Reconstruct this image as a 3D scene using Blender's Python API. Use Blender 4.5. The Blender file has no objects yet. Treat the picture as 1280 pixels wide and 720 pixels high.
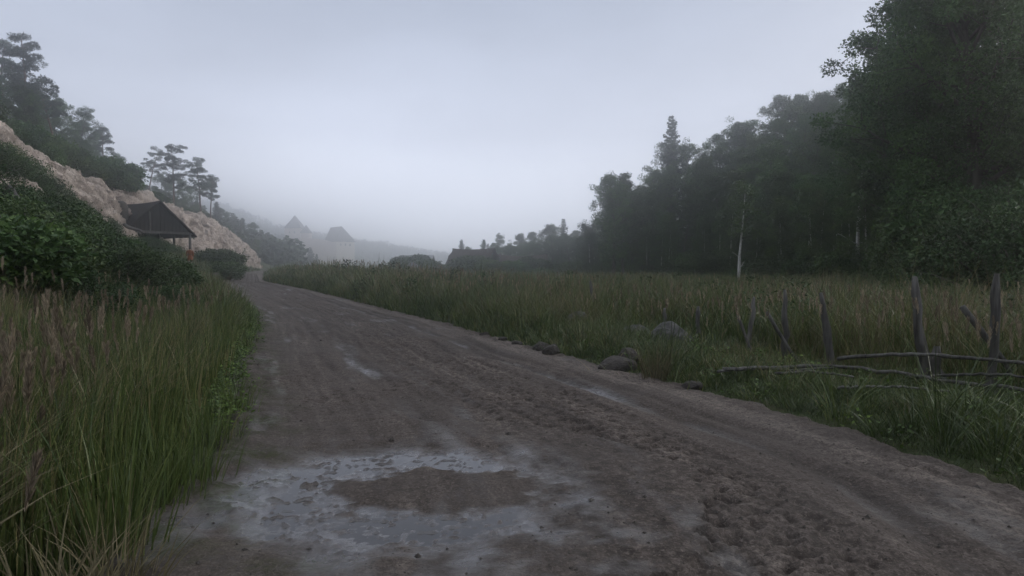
HAZE = 0.0032; SUN_E = 1.4; ZB = -8.0
SKY_STOPS = [(0.0, (1.38, 1.43, 1.60)), (0.10, (1.27, 1.32, 1.49)), (0.20, (0.74, 0.79, 0.94)), (0.42, (0.43, 0.49, 0.62)), (1.0, (0.98, 1.02, 1.12))]
import bpy, bmesh, math
import numpy as np
from mathutils import Vector, Matrix, Euler

R = math.radians
rng = np.random.default_rng(11)
scene = bpy.context.scene
COL = scene.collection

# ------------------------------------------------------------------ noise
def _h(ix, iy, seed):
    n = (ix.astype(np.int64) * 374761393 + iy.astype(np.int64) * 668265263 + seed * 974711) & 0xffffffff
    n = ((n ^ (n >> 13)) * 1274126177) & 0xffffffff
    return ((n ^ (n >> 16)) & 0xffff) / 65535.0

def vnoise(x, y, seed=0):
    """gradient noise, about -1..1"""
    x = np.asarray(x, float); y = np.asarray(y, float)
    ix = np.floor(x); iy = np.floor(y)
    fx = x - ix; fy = y - iy
    u = fx * fx * fx * (fx * (fx * 6 - 15) + 10); v = fy * fy * fy * (fy * (fy * 6 - 15) + 10)
    def g(dx, dy):
        a = _h(ix + dx, iy + dy, seed) * 6.2831853
        return np.cos(a) * (fx - dx) + np.sin(a) * (fy - dy)
    return ((g(0, 0) * (1 - u) + g(1, 0) * u) * (1 - v) + (g(0, 1) * (1 - u) + g(1, 1) * u) * v) * 1.6

def fbm(x, y, seed=0, octv=4, gain=0.5):
    v = 0.0; a = 1.0; t = 0.0
    ca, sa = math.cos(0.6), math.sin(0.6)
    for i in range(octv):
        v = v + a * vnoise(x, y, seed + i * 17); t += a; a *= gain
        x, y = (x * ca - y * sa) * 2.03 + 11.3, (x * sa + y * ca) * 2.03 + 5.7
    return v / t

def cell(x, y, seed=0):
    """distance to the nearest jittered lattice point, second nearest, and the nearest's random id"""
    x = np.asarray(x, float); y = np.asarray(y, float)
    ix = np.floor(x); iy = np.floor(y)
    d1 = np.full(x.shape, 9.0); d2 = np.full(x.shape, 9.0); ident = np.zeros(x.shape)
    for dx in (-1, 0, 1):
        for dy in (-1, 0, 1):
            cx, cy = ix + dx, iy + dy
            d = np.hypot(cx + _h(cx, cy, seed) - x, cy + _h(cx, cy, seed + 5) - y)
            near = d < d1
            d2 = np.where(near, d1, np.minimum(d2, d)); ident = np.where(near, _h(cx, cy, seed + 9), ident); d1 = np.where(near, d, d1)
    return d1, d2, ident

def sst(a, b, x):
    t = np.clip((np.asarray(x, float) - a) / (b - a), 0, 1)
    return t * t * (3 - 2 * t)

# ------------------------------------------------------------------ camera and pixel helper (1280 x 720 photograph, focal 800 px, horizon row 335)
CAM_Z, FPX, HOR = 1.7, 800.0, 335.0
def ray(px, py, Y):
    return Vector(((px - 640) / FPX * Y, Y, CAM_Z + (HOR - py) / FPX * Y))

# ------------------------------------------------------------------ road edges and terrain
_yl = [-12, 0, 3.5, 4.8, 6, 8.2, 11.8, 18, 23.6, 34.7, 55, 75, 95, 130, 180]
_xl = [-2.4, -2.2, -2.15, -2.3, -2.6, -3.5, -4.87, -7.1, -9.4, -15.2, -25.2, -33, -38.5, -49, -64]
_yr = [-12, 0, 3.5, 4.8, 5.9, 7.35, 8.4, 9.4, 10.9, 12.4, 15.1, 18.6, 24, 31, 42, 55, 75, 95, 130, 180]
_xr = [3.2, 3.7, 3.85, 3.8, 3.6, 3.2, 2.73, 2.15, 1.5, 0.77, -0.38, -1.86, -4.6, -8.0, -13.6, -21.3, -29.5, -35, -45.5, -60]
_t = np.arange(-14, 184, 0.2)
def _smooth(v, sg):
    k = np.exp(-0.5 * (np.arange(-20, 21) * 0.2 / sg) ** 2); k /= k.sum()
    return np.convolve(np.pad(v, 20, mode='edge'), k, mode='valid')
_XL = _smooth(np.interp(_t, _yl, _xl), 1.0)
_XR = _smooth(np.interp(_t, _yr, _xr), 0.9)
def xl(y):
    y = np.asarray(y, float)
    return np.where(y > 180, -64 - (y - 180) * 0.41, np.interp(y, _t, _XL))
def xr(y):
    y = np.asarray(y, float)
    return np.where(y > 180, -60 - (y - 180) * 0.41, np.interp(y, _t, _XR))
def zr(y):
    y = np.asarray(y, float)
    a = 0.00021 * np.maximum(y - 5, 0) ** 2
    return np.where(y > 75, 1.029 + 0.35 * np.tanh((y - 75) / 60), a) * (1 - 0.6 * sst(160, 320, y))

_ye = [-60, -20, 0, 20, 32, 45, 58, 68, 84, 105, 115, 130, 150, 200, 300, 600]
_xe = [26, 25, 24, 24.5, 25.6, 28.7, 31.2, 30.6, 27.3, 21, 16.5, 14.5, 20, 40, 110, 400]
def xe(y): return np.interp(y, _ye, _xe)

def hill(s, y):
    s1 = np.interp(y, [30, 60, 90, 120], [8.5, 6.0, 2.5, 1.5])
    f = 1 - sst(120, 165, y)
    w = 6.3
    bank = 0.55 * (np.sqrt(np.clip(s, 0, s1) ** 2 + 0.6) - 0.775)
    cliff = np.clip(s - s1, 0, w) * (0.5 + 0.65 * f)
    up = 0.5 * 46 * np.tanh(np.maximum(s - s1 - w, 0) / 46)
    return np.where(s > 0, bank + cliff + up, 0)

def foot(y): return xl(y) - np.interp(y, [50, 75], [2.0, 1.1])

def gz(x, y):
    x = np.asarray(x, float); y = np.asarray(y, float)
    L, Rr = xl(y), xr(y)
    dr, dl = x - Rr, L - x
    pr = np.maximum(dr, 0)
    z = zr(y) * np.exp(-pr / 18)
    z = z + 0.16 * sst(0, 1.4, dr) * np.exp(-pr / 14)
    z = z + 0.95 * sst(0.4, 3.2, dr) * np.exp(-((y - 43) / 15) ** 2) * np.exp(-pr / 9)
    z = z + 0.10 * sst(0, 1.2, dl)
    z = z + hill((foot(y) - x) * 0.88, y)
    e = np.maximum(x - xe(y), 0)
    z = z + 0.5 * 52 * np.tanh(e / 52) * (1 - sst(300, 600, y))
    out = sst(0.3, 6, np.maximum(dr, dl))
    z = z + fbm(x * 0.22, y * 0.22, 3, 3) * 0.16 * out + fbm(x * 1.3, y * 1.3, 8, 2) * 0.03
    inside = np.minimum(-dr, -dl) + 0.16 * fbm(x * 1.6, y * 1.6, 21, 3)
    z = z - 0.22 * sst(-0.15, 0.45, inside) * (y < 182)
    z = z + 1.25 * np.exp(-((x + 29.3) / 2.1) ** 2 - ((y - 58.5) / 4.5) ** 2)      # earth shelf beside the shed
    # the castle hill and the far ridges
    z = z + 15 * np.exp(-(((x + 150) / 39) ** 2)) * np.exp(-((y - 520) / 42) ** 2)
    z = z + 10 * np.exp(-(((x + 189) / 32) ** 2)) * np.exp(-((y - 505) / 57) ** 2)
    far = sst(600, 740, y) * (1 - sst(880, 1000, y))
    rid = np.interp((x / np.maximum(y, 1)), [-0.7, -0.46, -0.40, -0.34, -0.26, -0.2, -0.1, 0.0, 0.3, 0.7], [0.058, 0.066, 0.064, 0.046, 0.035, 0.028, 0.010, 0.004, 0.008, 0.016]) * 760
    z = z + far * np.maximum(rid + 4 * fbm(x * 0.009, y * 0.009, 31, 3), 0)
    return z

def gzf(x, y): return float(gz(np.array([x]), np.array([y]))[0])

def on(px, Y, dx=0.0):
    """ground point below image column px at depth Y"""
    x = (px - 640) / FPX * Y + dx
    return Vector((x, Y, gzf(x, Y)))

def fit(px, pytop, lo, hi, href):
    """depth between lo and hi where a thing whose top shows at (px, pytop) would be nearest to href tall"""
    ys = np.linspace(lo, hi, 60)
    x = (px - 640) / FPX * ys
    h = CAM_Z + (HOR - pytop) / FPX * ys - gz(x, ys)
    i = int(np.argmin(np.abs(h - href) + 0.002 * np.abs(ys - (lo + hi) / 2)))
    return ys[i], float(np.clip(h[i], href * 0.55, href * 1.6))

# ------------------------------------------------------------------ mesh helpers
def mesh_np(name, verts, quads, mat=None, tint=None, smooth=False, attrs=None, midx=None, mats=None):
    me = bpy.data.meshes.new(name)
    verts = np.ascontiguousarray(verts, np.float32); quads = np.ascontiguousarray(quads, np.int32)
    k = quads.shape[1]
    me.vertices.add(len(verts)); me.vertices.foreach_set('co', verts.ravel())
    me.loops.add(quads.size); me.loops.foreach_set('vertex_index', quads.ravel())
    me.polygons.add(len(quads)); me.polygons.foreach_set('loop_start', np.arange(len(quads), dtype=np.int32) * k)
    if midx is not None: me.polygons.foreach_set('material_index', np.ascontiguousarray(midx, np.int32))
    me.polygons.foreach_set('use_smooth', np.full(len(quads), smooth))
    me.update(calc_edges=True)
    if tint is not None:
        a = me.attributes.new('tint', 'FLOAT', 'FACE'); a.data.foreach_set('value', np.ascontiguousarray(tint, np.float32))
    for n, v in (attrs or {}).items():
        a = me.attributes.new(n, 'FLOAT', 'POINT'); a.data.foreach_set('value', np.ascontiguousarray(v, np.float32).ravel())
    for m in (mats or ([mat] if mat else [])): me.materials.append(m)
    return me

class MB:
    """collects quads (tubes, boxes, leaves) into one mesh"""
    def __init__(s): s.v = []; s.f = []; s.t = []; s.n = 0
    def add(s, v, f, t=0.5):
        v = np.asarray(v, float); f = np.asarray(f, int)
        s.v.append(v); s.f.append(f + s.n); s.n += len(v)
        s.t.append(np.broadcast_to(np.asarray(t, float), (len(f),)).copy())
    def tube(s, pts, rad, k=6, cap=True, jit=0.0, r=None):
        pts = np.asarray(pts, float); rad = np.asarray(rad, float)
        if cap:
            d0 = pts[0] - pts[1]; d1 = pts[-1] - pts[-2]
            pts = np.vstack([pts[0] + d0 * 1e-3, pts, pts[-1] + d1 * 1e-3]); rad = np.concatenate([[rad[0] * 0.02], rad, [rad[-1] * 0.02]])
        n = len(pts)
        tg = np.gradient(pts, axis=0); tg /= np.linalg.norm(tg, axis=1, keepdims=True) + 1e-9
        up = np.array([0.0, 0, 1]) if abs(tg[n // 2][2]) < 0.8 else np.array([1.0, 0, 0])
        a = np.cross(tg, up); a /= np.linalg.norm(a, axis=1, keepdims=True) + 1e-9
        b = np.cross(tg, a)
        ang = np.arange(k) * 2 * math.pi / k
        rr = rad[:, None] * np.ones((1, k))
        if jit and r is not None: rr = rr * (1 + jit * r.standard_normal((n, k)).clip(-2, 2))
        v = pts[:, None, :] + rr[..., None] * (np.cos(ang)[None, :, None] * a[:, None, :] + np.sin(ang)[None, :, None] * b[:, None, :])
        i = np.arange(n - 1)[:, None] * k; j = np.arange(k)[None, :]; j2 = (j + 1) % k
        f = np.stack([i + j, i + j2, i + k + j2, i + k + j], -1).reshape(-1, 4)
        s.add(v.reshape(-1, 3), f)
    def box(s, c, d, rot=0.0, tilt=None):
        x, y, z = d[0] / 2, d[1] / 2, d[2] / 2
        v = np.array([[-x, -y, -z], [x, -y, -z], [x, y, -z], [-x, y, -z], [-x, -y, z], [x, -y, z], [x, y, z], [-x, y, z]])
        M = np.array(Euler((0, 0, rot)).to_matrix()) if tilt is None else np.array(Euler(tilt).to_matrix())
        s.add(v @ M.T + np.asarray(c), [[0, 3, 2, 1], [4, 5, 6, 7], [0, 1, 5, 4], [1, 2, 6, 5], [2, 3, 7, 6], [3, 0, 4, 7]])
    def quad(s, a, b, c, d): s.add([a, b, c, d], [[0, 1, 2, 3]])
    def leaves(s, c, ax, nm, ln, wd, tint, fold=0.12):
        ax = ax / (np.linalg.norm(ax, axis=1, keepdims=True) + 1e-9)
        b = np.cross(nm, ax); b /= np.linalg.norm(b, axis=1, keepdims=True) + 1e-9
        nn = np.cross(ax, b)
        ln = np.broadcast_to(ln, (len(c),))[:, None]; wd = np.broadcast_to(wd, (len(c),))[:, None]
        v = np.stack([c, c + ax * ln * 0.45 + b * wd * 0.5 + nn * wd * fold, c + ax * ln, c + ax * ln * 0.45 - b * wd * 0.5 + nn * wd * fold], 1)
        n = len(c)
        s.add(v.reshape(-1, 3), (np.arange(n)[:, None] * 4 + np.arange(4)[None, :]), tint)
    def blades(s, base, h, w, az, lean, bend, tint, levels=4, twist=None, tip=0.08):
        """grass blades: ribbons that lean and bend"""
        n = len(base); t = np.linspace(0, 1, levels)
        d = np.stack([np.cos(az), np.sin(az), np.zeros(n)], 1)
        tw = rng.uniform(0, 2 * math.pi, n) if twist is None else twist
        sd = np.stack([np.cos(tw), np.sin(tw), np.zeros(n)], 1)
        H = h[:, None]
        fw = H * (lean[:, None] * t + bend[:, None] * t ** 2.2)
        up = H * t * (1 - 0.35 * np.minimum(bend[:, None], 1.2) * t ** 1.6)
        ctr = base[:, None, :] + fw[..., None] * d[:, None, :]; ctr[..., 2] += up
        hw = 0.5 * w[:, None] * np.maximum((1 - t) ** 0.6, tip) * (0.75 + 0.25 * np.minimum(t * 5, 1))
        v = np.stack([ctr - hw[..., None] * sd[:, None, :], ctr + hw[..., None] * sd[:, None, :]], 2)   # n,levels,2,3
        o = np.arange(n)[:, None] * levels * 2 + np.arange(levels - 1)[None, :] * 2
        f = np.stack([o, o + 1, o + 3, o + 2], -1).reshape(-1, 4)
        s.add(v.reshape(-1, 3), f, np.repeat(tint, levels - 1))
    def arrays(s): return np.vstack(s.v), np.vstack(s.f), np.concatenate(s.t)
    def mesh(s, name, mat, smooth=False):
        v, f, t = s.arrays()
        return mesh_np(name, v, f, mat, tint=t, smooth=smooth)
    def obj(s, name, mat, parent=None, smooth=False):
        return link(name, s.mesh(name, mat, smooth), parent)

def link(name, me, parent=None):
    o = bpy.data.objects.new(name, me); COL.objects.link(o)
    if parent is not None: o.parent = parent
    return o
def thing(name, label, cat, loc=(0, 0, 0), rz=0.0, group=None, scale=1.0):
    o = bpy.data.objects.new(name, None); COL.objects.link(o)
    o.location = loc; o.rotation_euler = (0, 0, rz); o.scale = (scale,) * 3 if np.isscalar(scale) else scale
    o.empty_display_size = 0.3
    return tag(o, label, cat, group)
def tag(o, label, cat, group=None):
    o['label'] = label; o['category'] = cat
    if group: o['group'] = group
    return o
def kind(o, k, label=None):
    o['kind'] = k
    if label: o['label'] = label
    return o

# ------------------------------------------------------------------ materials
class NT:
    def __init__(s, name):
        s.m = bpy.data.materials.new(name); s.m.use_nodes = True
        s.t = s.m.node_tree; s.t.nodes.clear()
        s.out = s.n('ShaderNodeOutputMaterial')
    def n(s, ty, **kw):
        x = s.t.nodes.new(ty)
        for k, v in kw.items():
            if hasattr(x, k) and not k[0].isupper(): setattr(x, k, v)
            else: x.inputs[k].default_value = v
        return x
    def l(s, a, b): s.t.links.new(a, b)
    def coord(s, scale=(1, 1, 1), which='Object'):
        tc = s.n('ShaderNodeTexCoord'); mp = s.n('ShaderNodeMapping'); mp.inputs['Scale'].default_value = scale
        s.l(tc.outputs[which], mp.inputs['Vector']); return mp.outputs[0]
    def noise(s, vec, scale, detail=4, rough=0.55, dist=0.0):
        x = s.n('ShaderNodeTexNoise'); x.inputs['Scale'].default_value = scale; x.inputs['Detail'].default_value = detail
        x.inputs['Roughness'].default_value = rough; x.inputs['Distortion'].default_value = dist
        s.l(vec, x.inputs['Vector']); return x.outputs['Fac']
    def ramp(s, fac, stops):
        x = s.n('ShaderNodeValToRGB'); e = x.color_ramp.elements
        while len(e) < len(stops): e.new(0.5)
        for el, (p, c) in zip(e, stops):
            el.position = p; el.color = (*c, 1) if len(c) == 3 else c
        s.l(fac, x.inputs['Fac']); return x.outputs['Color']
    def fac(s, f, lo, hi, a=0.0, b=1.0):
        x = s.n('ShaderNodeMapRange'); x.inputs['From Min'].default_value = lo; x.inputs['From Max'].default_value = hi
        x.inputs['To Min'].default_value = a; x.inputs['To Max'].default_value = b
        s.l(f, x.inputs['Value']); return x.outputs[0]
    def mix(s, f, a, b, blend='MIX'):
        x = s.n('ShaderNodeMix', data_type='RGBA', blend_type=blend)
        for src, i in ((f, 0), (a, 6), (b, 7)):
            if hasattr(src, 'links'): s.l(src, x.inputs[i])
            else: x.inputs[i].default_value = src if i == 0 else (*src, 1)
        return x.outputs[2]
    def math(s, op, a, b=0.0):
        x = s.n('ShaderNodeMath', operation=op)
        for src, i in ((a, 0), (b, 1)):
            if hasattr(src, 'links'): s.l(src, x.inputs[i])
            else: x.inputs[i].default_value = src
        return x.outputs[0]
    def attr(s, name): return s.n('ShaderNodeAttribute', attribute_name=name).outputs['Fac']
    def bump(s, h, strength=0.5, dist=0.02, prev=None):
        x = s.n('ShaderNodeBump'); x.inputs['Strength'].default_value = strength; x.inputs['Distance'].default_value = dist
        s.l(h, x.inputs['Height'])
        if prev is not None: s.l(prev, x.inputs['Normal'])
        return x.outputs[0]
    def bsdf(s, col, rough=0.8, spec=0.3, normal=None, **kw):
        p = s.n('ShaderNodeBsdfPrincipled')
        for src, k in ((col, 'Base Color'), (rough, 'Roughness'), (spec, 'Specular IOR Level')):
            if hasattr(src, 'links'): s.l(src, p.inputs[k])
            else: p.inputs[k].default_value = (*src, 1) if k == 'Base Color' else src
        if normal is not None: s.l(normal, p.inputs['Normal'])
        return p
    def done(s, p): s.l(p.outputs[0], s.out.inputs['Surface']); return s.m

def leaf_mat(name, stops, rough=0.6, trans=0.22, spec=0.25, var=0.38):
    m = NT(name)
    c = m.ramp(m.attr('tint'), stops)
    oi = m.n('ShaderNodeObjectInfo')
    v = m.fac(oi.outputs['Random'], 0, 1, 1 - var, 1 + var)
    hs = m.n('ShaderNodeHueSaturation'); m.l(c, hs.inputs['Color']); m.l(v, hs.inputs['Value'])
    hv = m.fac(m.math('FRACT', m.math('MULTIPLY', oi.outputs['Random'], 7.31)), 0, 1, 0.48, 0.515); m.l(hv, hs.inputs['Hue'])
    p = m.bsdf(hs.outputs[0], rough, spec)
    tr = m.n('ShaderNodeBsdfTranslucent'); m.l(hs.outputs[0], tr.inputs['Color'])
    mx = m.n('ShaderNodeMixShader'); mx.inputs[0].default_value = trans
    m.l(p.outputs[0], mx.inputs[1]); m.l(tr.outputs[0], mx.inputs[2]); m.l(mx.outputs[0], m.out.inputs['Surface'])
    return m.m

def bark_mat(name, a, b, scale=6, bump=0.6, stretch=0.18):
    m = NT(name); v = m.coord((1, 1, stretch))
    n = m.noise(v, scale, 5, 0.65); n2 = m.noise(m.coord((1, 1, 1)), 1.3, 3)
    c = m.ramp(n, [(0.3, a), (0.7, b)])
    c = m.mix(m.fac(n2, 0.35, 0.7, 0, 0.55), c, tuple(x * 0.6 for x in a))
    return m.done(m.bsdf(c, 0.9, 0.15, m.bump(n, bump, 0.02)))

def rock_mat(name, a, b, c, scale=2.0, bump=0.8, bd=0.05):
    m = NT(name); v = m.coord()
    n = m.noise(v, scale, 8, 0.62, 0.3); n2 = m.noise(v, scale * 0.35, 3); n3 = m.noise(v, scale * 7, 4, 0.7)
    col = m.ramp(n, [(0.25, a), (0.5, b), (0.75, c)])
    col = m.mix(m.fac(n2, 0.5, 0.68, 0, 0.6), col, tuple(x * 0.7 for x in b))
    nb = m.bump(n3, 0.5, bd * 0.3, m.bump(n, bump, bd))
    return m.done(m.bsdf(col, 0.85, 0.25, nb))

MAT = {}
MAT['leaf_dark'] = leaf_mat('leaf_dark', [(0.0, (0.024, 0.052, 0.015)), (0.5, (0.046, 0.092, 0.023)), (1.0, (0.092, 0.150, 0.040))], 0.5, 0.2)
MAT['leaf_pine'] = leaf_mat('leaf_pine', [(0.0, (0.020, 0.036, 0.018)), (0.5, (0.032, 0.054, 0.024)), (1.0, (0.060, 0.085, 0.036))], 0.6, 0.1)
MAT['leaf_birch'] = leaf_mat('leaf_birch', [(0.0, (0.040, 0.070, 0.020)), (0.5, (0.062, 0.105, 0.028)), (1.0, (0.095, 0.150, 0.042))], 0.5, 0.28)
MAT['leaf_bush'] = leaf_mat('leaf_bush', [(0.0, (0.024, 0.046, 0.016)), (0.5, (0.040, 0.080, 0.022)), (1.0, (0.080, 0.120, 0.040))], 0.5, 0.22, var=0.38)
MAT['leaf_weed'] = leaf_mat('leaf_weed', [(0.0, (0.040, 0.070, 0.015)), (0.5, (0.075, 0.125, 0.022)), (1.0, (0.125, 0.175, 0.035))], 0.5, 0.28)
MAT['grass'] = leaf_mat('grass_blade', [(0.0, (0.034, 0.062, 0.018)), (0.40, (0.075, 0.125, 0.034)), (0.70, (0.135, 0.178, 0.055)), (1.0, (0.28, 0.25, 0.115))], 0.40, 0.22, 0.45)
MAT['straw'] = leaf_mat('straw', [(0.0, (0.105, 0.098, 0.050)), (0.5, (0.215, 0.195, 0.105)), (1.0, (0.36, 0.315, 0.185))], 0.65, 0.2)
MAT['plume'] = leaf_mat('plume', [(0.0, (0.10, 0.082, 0.056)), (0.5, (0.20, 0.167, 0.115)), (1.0, (0.34, 0.29, 0.20))], 0.8, 0.2)
MAT['far_leaf'] = leaf_mat('far_leaf', [(0.0, (0.025, 0.04, 0.02)), (1.0, (0.055, 0.08, 0.035))], 0.7, 0.1)
MAT['bark'] = bark_mat('bark_grey', (0.045, 0.038, 0.032), (0.13, 0.115, 0.10))
MAT['bark_pine'] = bark_mat('bark_pine', (0.085, 0.050, 0.034), (0.20, 0.125, 0.085), 5)
MAT['wood_old'] = bark_mat('weathered_wood', (0.040, 0.037, 0.034), (0.21, 0.20, 0.185), 16, 1.0, 0.07)
MAT['wood_dark'] = bark_mat('dark_boards', (0.016, 0.014, 0.013), (0.045, 0.040, 0.037), 8, 0.5, 0.1)
MAT['rock'] = rock_mat('grey_rock', (0.030, 0.031, 0.030), (0.075, 0.074, 0.070), (0.17, 0.165, 0.15), 3.0, 1.0, 0.08)
MAT['rock_brown'] = rock_mat('muddy_rock', (0.030, 0.026, 0.023), (0.065, 0.057, 0.050), (0.12, 0.107, 0.094), 4.0, 1.0, 0.08)

def birch_bark():
    m = NT('birch_bark')
    n = m.noise(m.coord((3, 3, 14)), 1.6, 3, 0.6); n2 = m.noise(m.coord((1, 1, 0.5)), 1.5, 3)
    c = m.ramp(n, [(0.34, (0.05, 0.045, 0.04)), (0.42, (0.55, 0.53, 0.50)), (0.8, (0.72, 0.70, 0.67))])
    c = m.mix(m.fac(n2, 0.55, 0.75, 0, 0.7), c, (0.10, 0.09, 0.08))
    return m.done(m.bsdf(c, 0.75, 0.25, m.bump(n, 0.3, 0.01)))
MAT['birch_bark'] = birch_bark()

def cliff_mat():
    m = NT('limestone'); v = m.coord()
    n = m.noise(v, 0.35, 8, 0.62, 0.6); n2 = m.noise(v, 1.6, 6, 0.65); n3 = m.noise(v, 0.12, 4); nv = m.coord((1, 1, 0.35))
    st = m.noise(nv, 0.9, 5, 0.6)
    c = m.ramp(n, [(0.34, (0.17, 0.135, 0.11)), (0.47, (0.47, 0.39, 0.335)), (0.7, (0.66, 0.57, 0.49))])
    c = m.mix(m.fac(st, 0.55, 0.7, 0, 0.5), c, (0.17, 0.12, 0.085))
    c = m.mix(m.fac(n2, 0.56, 0.7, 0, 0.5), c, (0.13, 0.115, 0.095))
    return m.done(m.bsdf(c, 0.9, 0.15, m.bump(n2, 1.0, 0.5, m.bump(n, 0.9, 1.0))))
MAT['cliff'] = cliff_mat()

def ground_mat():
    m = NT('meadow_soil'); v = m.coord()
    n = m.noise(v, 0.9, 6, 0.65); n2 = m.noise(v, 9, 5, 0.7); n3 = m.noise(v, 0.05, 3)
    c = m.ramp(n, [(0.3, (0.030, 0.033, 0.016)), (0.5, (0.036, 0.050, 0.020)), (0.7, (0.060, 0.060, 0.030))])
    c = m.mix(m.fac(n2, 0.52, 0.66, 0, 0.65), c, (0.050, 0.040, 0.029))
    c = m.mix(m.fac(n3, 0.45, 0.6, 0, 0.4), c, (0.04, 0.055, 0.02))
    return m.done(m.bsdf(c, 0.95, 0.1, m.bump(n2, 0.7, 0.05)))
MAT['ground'] = ground_mat()

def mud_mat():
    m = NT('wet_mud'); v = m.coord()
    wet = m.attr('wet'); tone = m.attr('tone')
    n = m.noise(v, 2.2, 7, 0.65, 0.4); n2 = m.noise(v, 19, 6, 0.7, 0.5); n3 = m.noise(m.coord((1, .7, 1)), 48, 4, 0.7, .6); n4 = m.noise(v, 0.5, 4, 0.6)
    c = m.ramp(m.math('ADD', m.math('MULTIPLY', n, 0.45), m.math('MULTIPLY', tone, 0.55)), [(0.22, (0.032, 0.0255, 0.0215)), (0.42, (0.072, 0.059, 0.050)), (0.58, (0.110, 0.091, 0.078)), (0.78, (0.20, 0.168, 0.144))])
    c = m.mix(m.fac(n2, 0.38, 0.56, 0.7, 0.0), c, (0.030, 0.023, 0.019))
    c = m.mix(m.fac(n3, 0.40, 0.50, 0.65, 0.0), c, (0.034, 0.026, 0.021))
    c = m.mix(m.fac(n3, 0.56, 0.66, 0.0, 0.45), c, (0.24, 0.20, 0.17))
    c = m.mix(m.fac(n4, 0.42, 0.62, 0.0, 0.35), c, (0.080, 0.070, 0.063))
    c = m.mix(m.math('MULTIPLY', wet, 0.75), c, (0.034, 0.028, 0.025))
    c = m.mix(m.math('MULTIPLY', m.attr('moss'), m.fac(n2, 0.40, 0.55)), c, (0.036, 0.042, 0.016))
    w2 = m.math('ADD', wet, m.fac(n2, 0.35, 0.65, 0.10, -0.10))
    r = m.fac(w2, 0.12, 0.95, 0.86, 0.08)
    sp = m.fac(w2, 0.12, 0.9, 0.16, 1.0)
    dry = m.fac(wet, 0.3, 0.95, 1.0, 0.30)
    b1 = m.bump(n2, 0.9, 0.022); b2 = m.bump(n3, 0.5, 0.006, b1)
    for x in m.t.nodes:
        if x.type == 'BUMP': m.l(dry, x.inputs['Strength'])
    return m.done(m.bsdf(c, r, sp, b2))
MAT['mud'] = mud_mat()

def water_mat():
    m = NT('muddy_water'); v = m.coord()
    n = m.noise(v, 7, 3, 0.5, 0.3)
    p = m.bsdf((0.030, 0.026, 0.023), 0.06, 0.5, m.bump(n, 0.06, 0.01)); p.inputs['IOR'].default_value = 1.50
    return m.done(p)
MAT['water'] = water_mat()

def plain(name, a, b, scale=3.0, rough=0.85, spec=0.2, bump=0.4, bd=0.03, stretch=(1, 1, 1)):
    m = NT(name); n = m.noise(m.coord(stretch), scale, 6, 0.65)
    return m.done(m.bsdf(m.ramp(n, [(0.3, a), (0.7, b)]), rough, spec, m.bump(n, bump, bd)))
MAT['thatch'] = plain('thatch', (0.030, 0.024, 0.020), (0.075, 0.058, 0.047), 5, 0.95, 0.1, 0.9, 0.12, (3, 3, 0.6))
MAT['shingle'] = plain('grey_shingle', (0.17, 0.17, 0.18), (0.36, 0.35, 0.35), 6, 0.7, 0.4, 0.7, 0.04, (1, 4, 1))
MAT['plaster'] = plain('lime_plaster', (0.76, 0.66, 0.54), (0.86, 0.76, 0.64), 0.6)
MAT['castle_stone'] = plain('castle_stone', (0.56, 0.46, 0.40), (0.72, 0.60, 0.52), 0.4)
MAT['tile'] = plain('roof_tile', (0.04, 0.034, 0.036), (0.08, 0.066, 0.066), 0.7)
MAT['cloth_orange'] = plain('rust_cloth', (0.17, 0.058, 0.022), (0.25, 0.085, 0.032), 9, 0.9, 0.1)
MAT['skin'] = plain('skin', (0.42, 0.26, 0.19), (0.48, 0.30, 0.22), 20, 0.6, 0.3, 0.1, 0.001)
MAT['hair'] = plain('dark_hair', (0.02, 0.014, 0.010), (0.05, 0.035, 0.025), 40, 0.6, 0.3, 0.3, 0.004)
MAT['hose'] = plain('pale_hose', (0.30, 0.28, 0.25), (0.40, 0.37, 0.33), 12, 0.9, 0.1)
MAT['leather'] = plain('shoe_leather', (0.05, 0.03, 0.02), (0.08, 0.05, 0.03), 12, 0.6, 0.3)
MAT['opening'] = plain('dark_opening', (0.02, 0.02, 0.02), (0.03, 0.03, 0.03), 3)
# ------------------------------------------------------------------ the ground, one sheet to the horizon
def graded(lo, hi, fine_lo, fine_hi, step, grow):
    a = list(np.arange(fine_lo, fine_hi + 1e-6, step))
    d = step; up = [a[-1]]
    while up[-1] < hi: d *= grow; up.append(up[-1] + d)
    d = step; dn = [a[0]]
    while dn[-1] > lo: d *= grow; dn.append(dn[-1] - d)
    return np.array(dn[:0:-1] + a + up[1:])
gx = graded(-820, 820, -14, 12, 0.14, 1.035)
gy = graded(-220, 1000, 1.5, 22, 0.14, 1.03)
def sheet(X, Y, Z):
    n, m = X.shape
    i = np.arange(n - 1)[:, None] * m + np.arange(m - 1)[None, :]
    return np.stack([X, Y, Z], -1).reshape(-1, 3), np.stack([i, i + 1, i + m + 1, i + m], -1).reshape(-1, 4)
GX, GY = np.meshgrid(gx, gy)
v, f = sheet(GX, GY, gz(GX, GY))
kind(link('ground', mesh_np('ground', v, f, MAT['ground'], smooth=True)), 'structure', 'dark grassy ground of the valley and its wooded hillsides')

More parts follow.
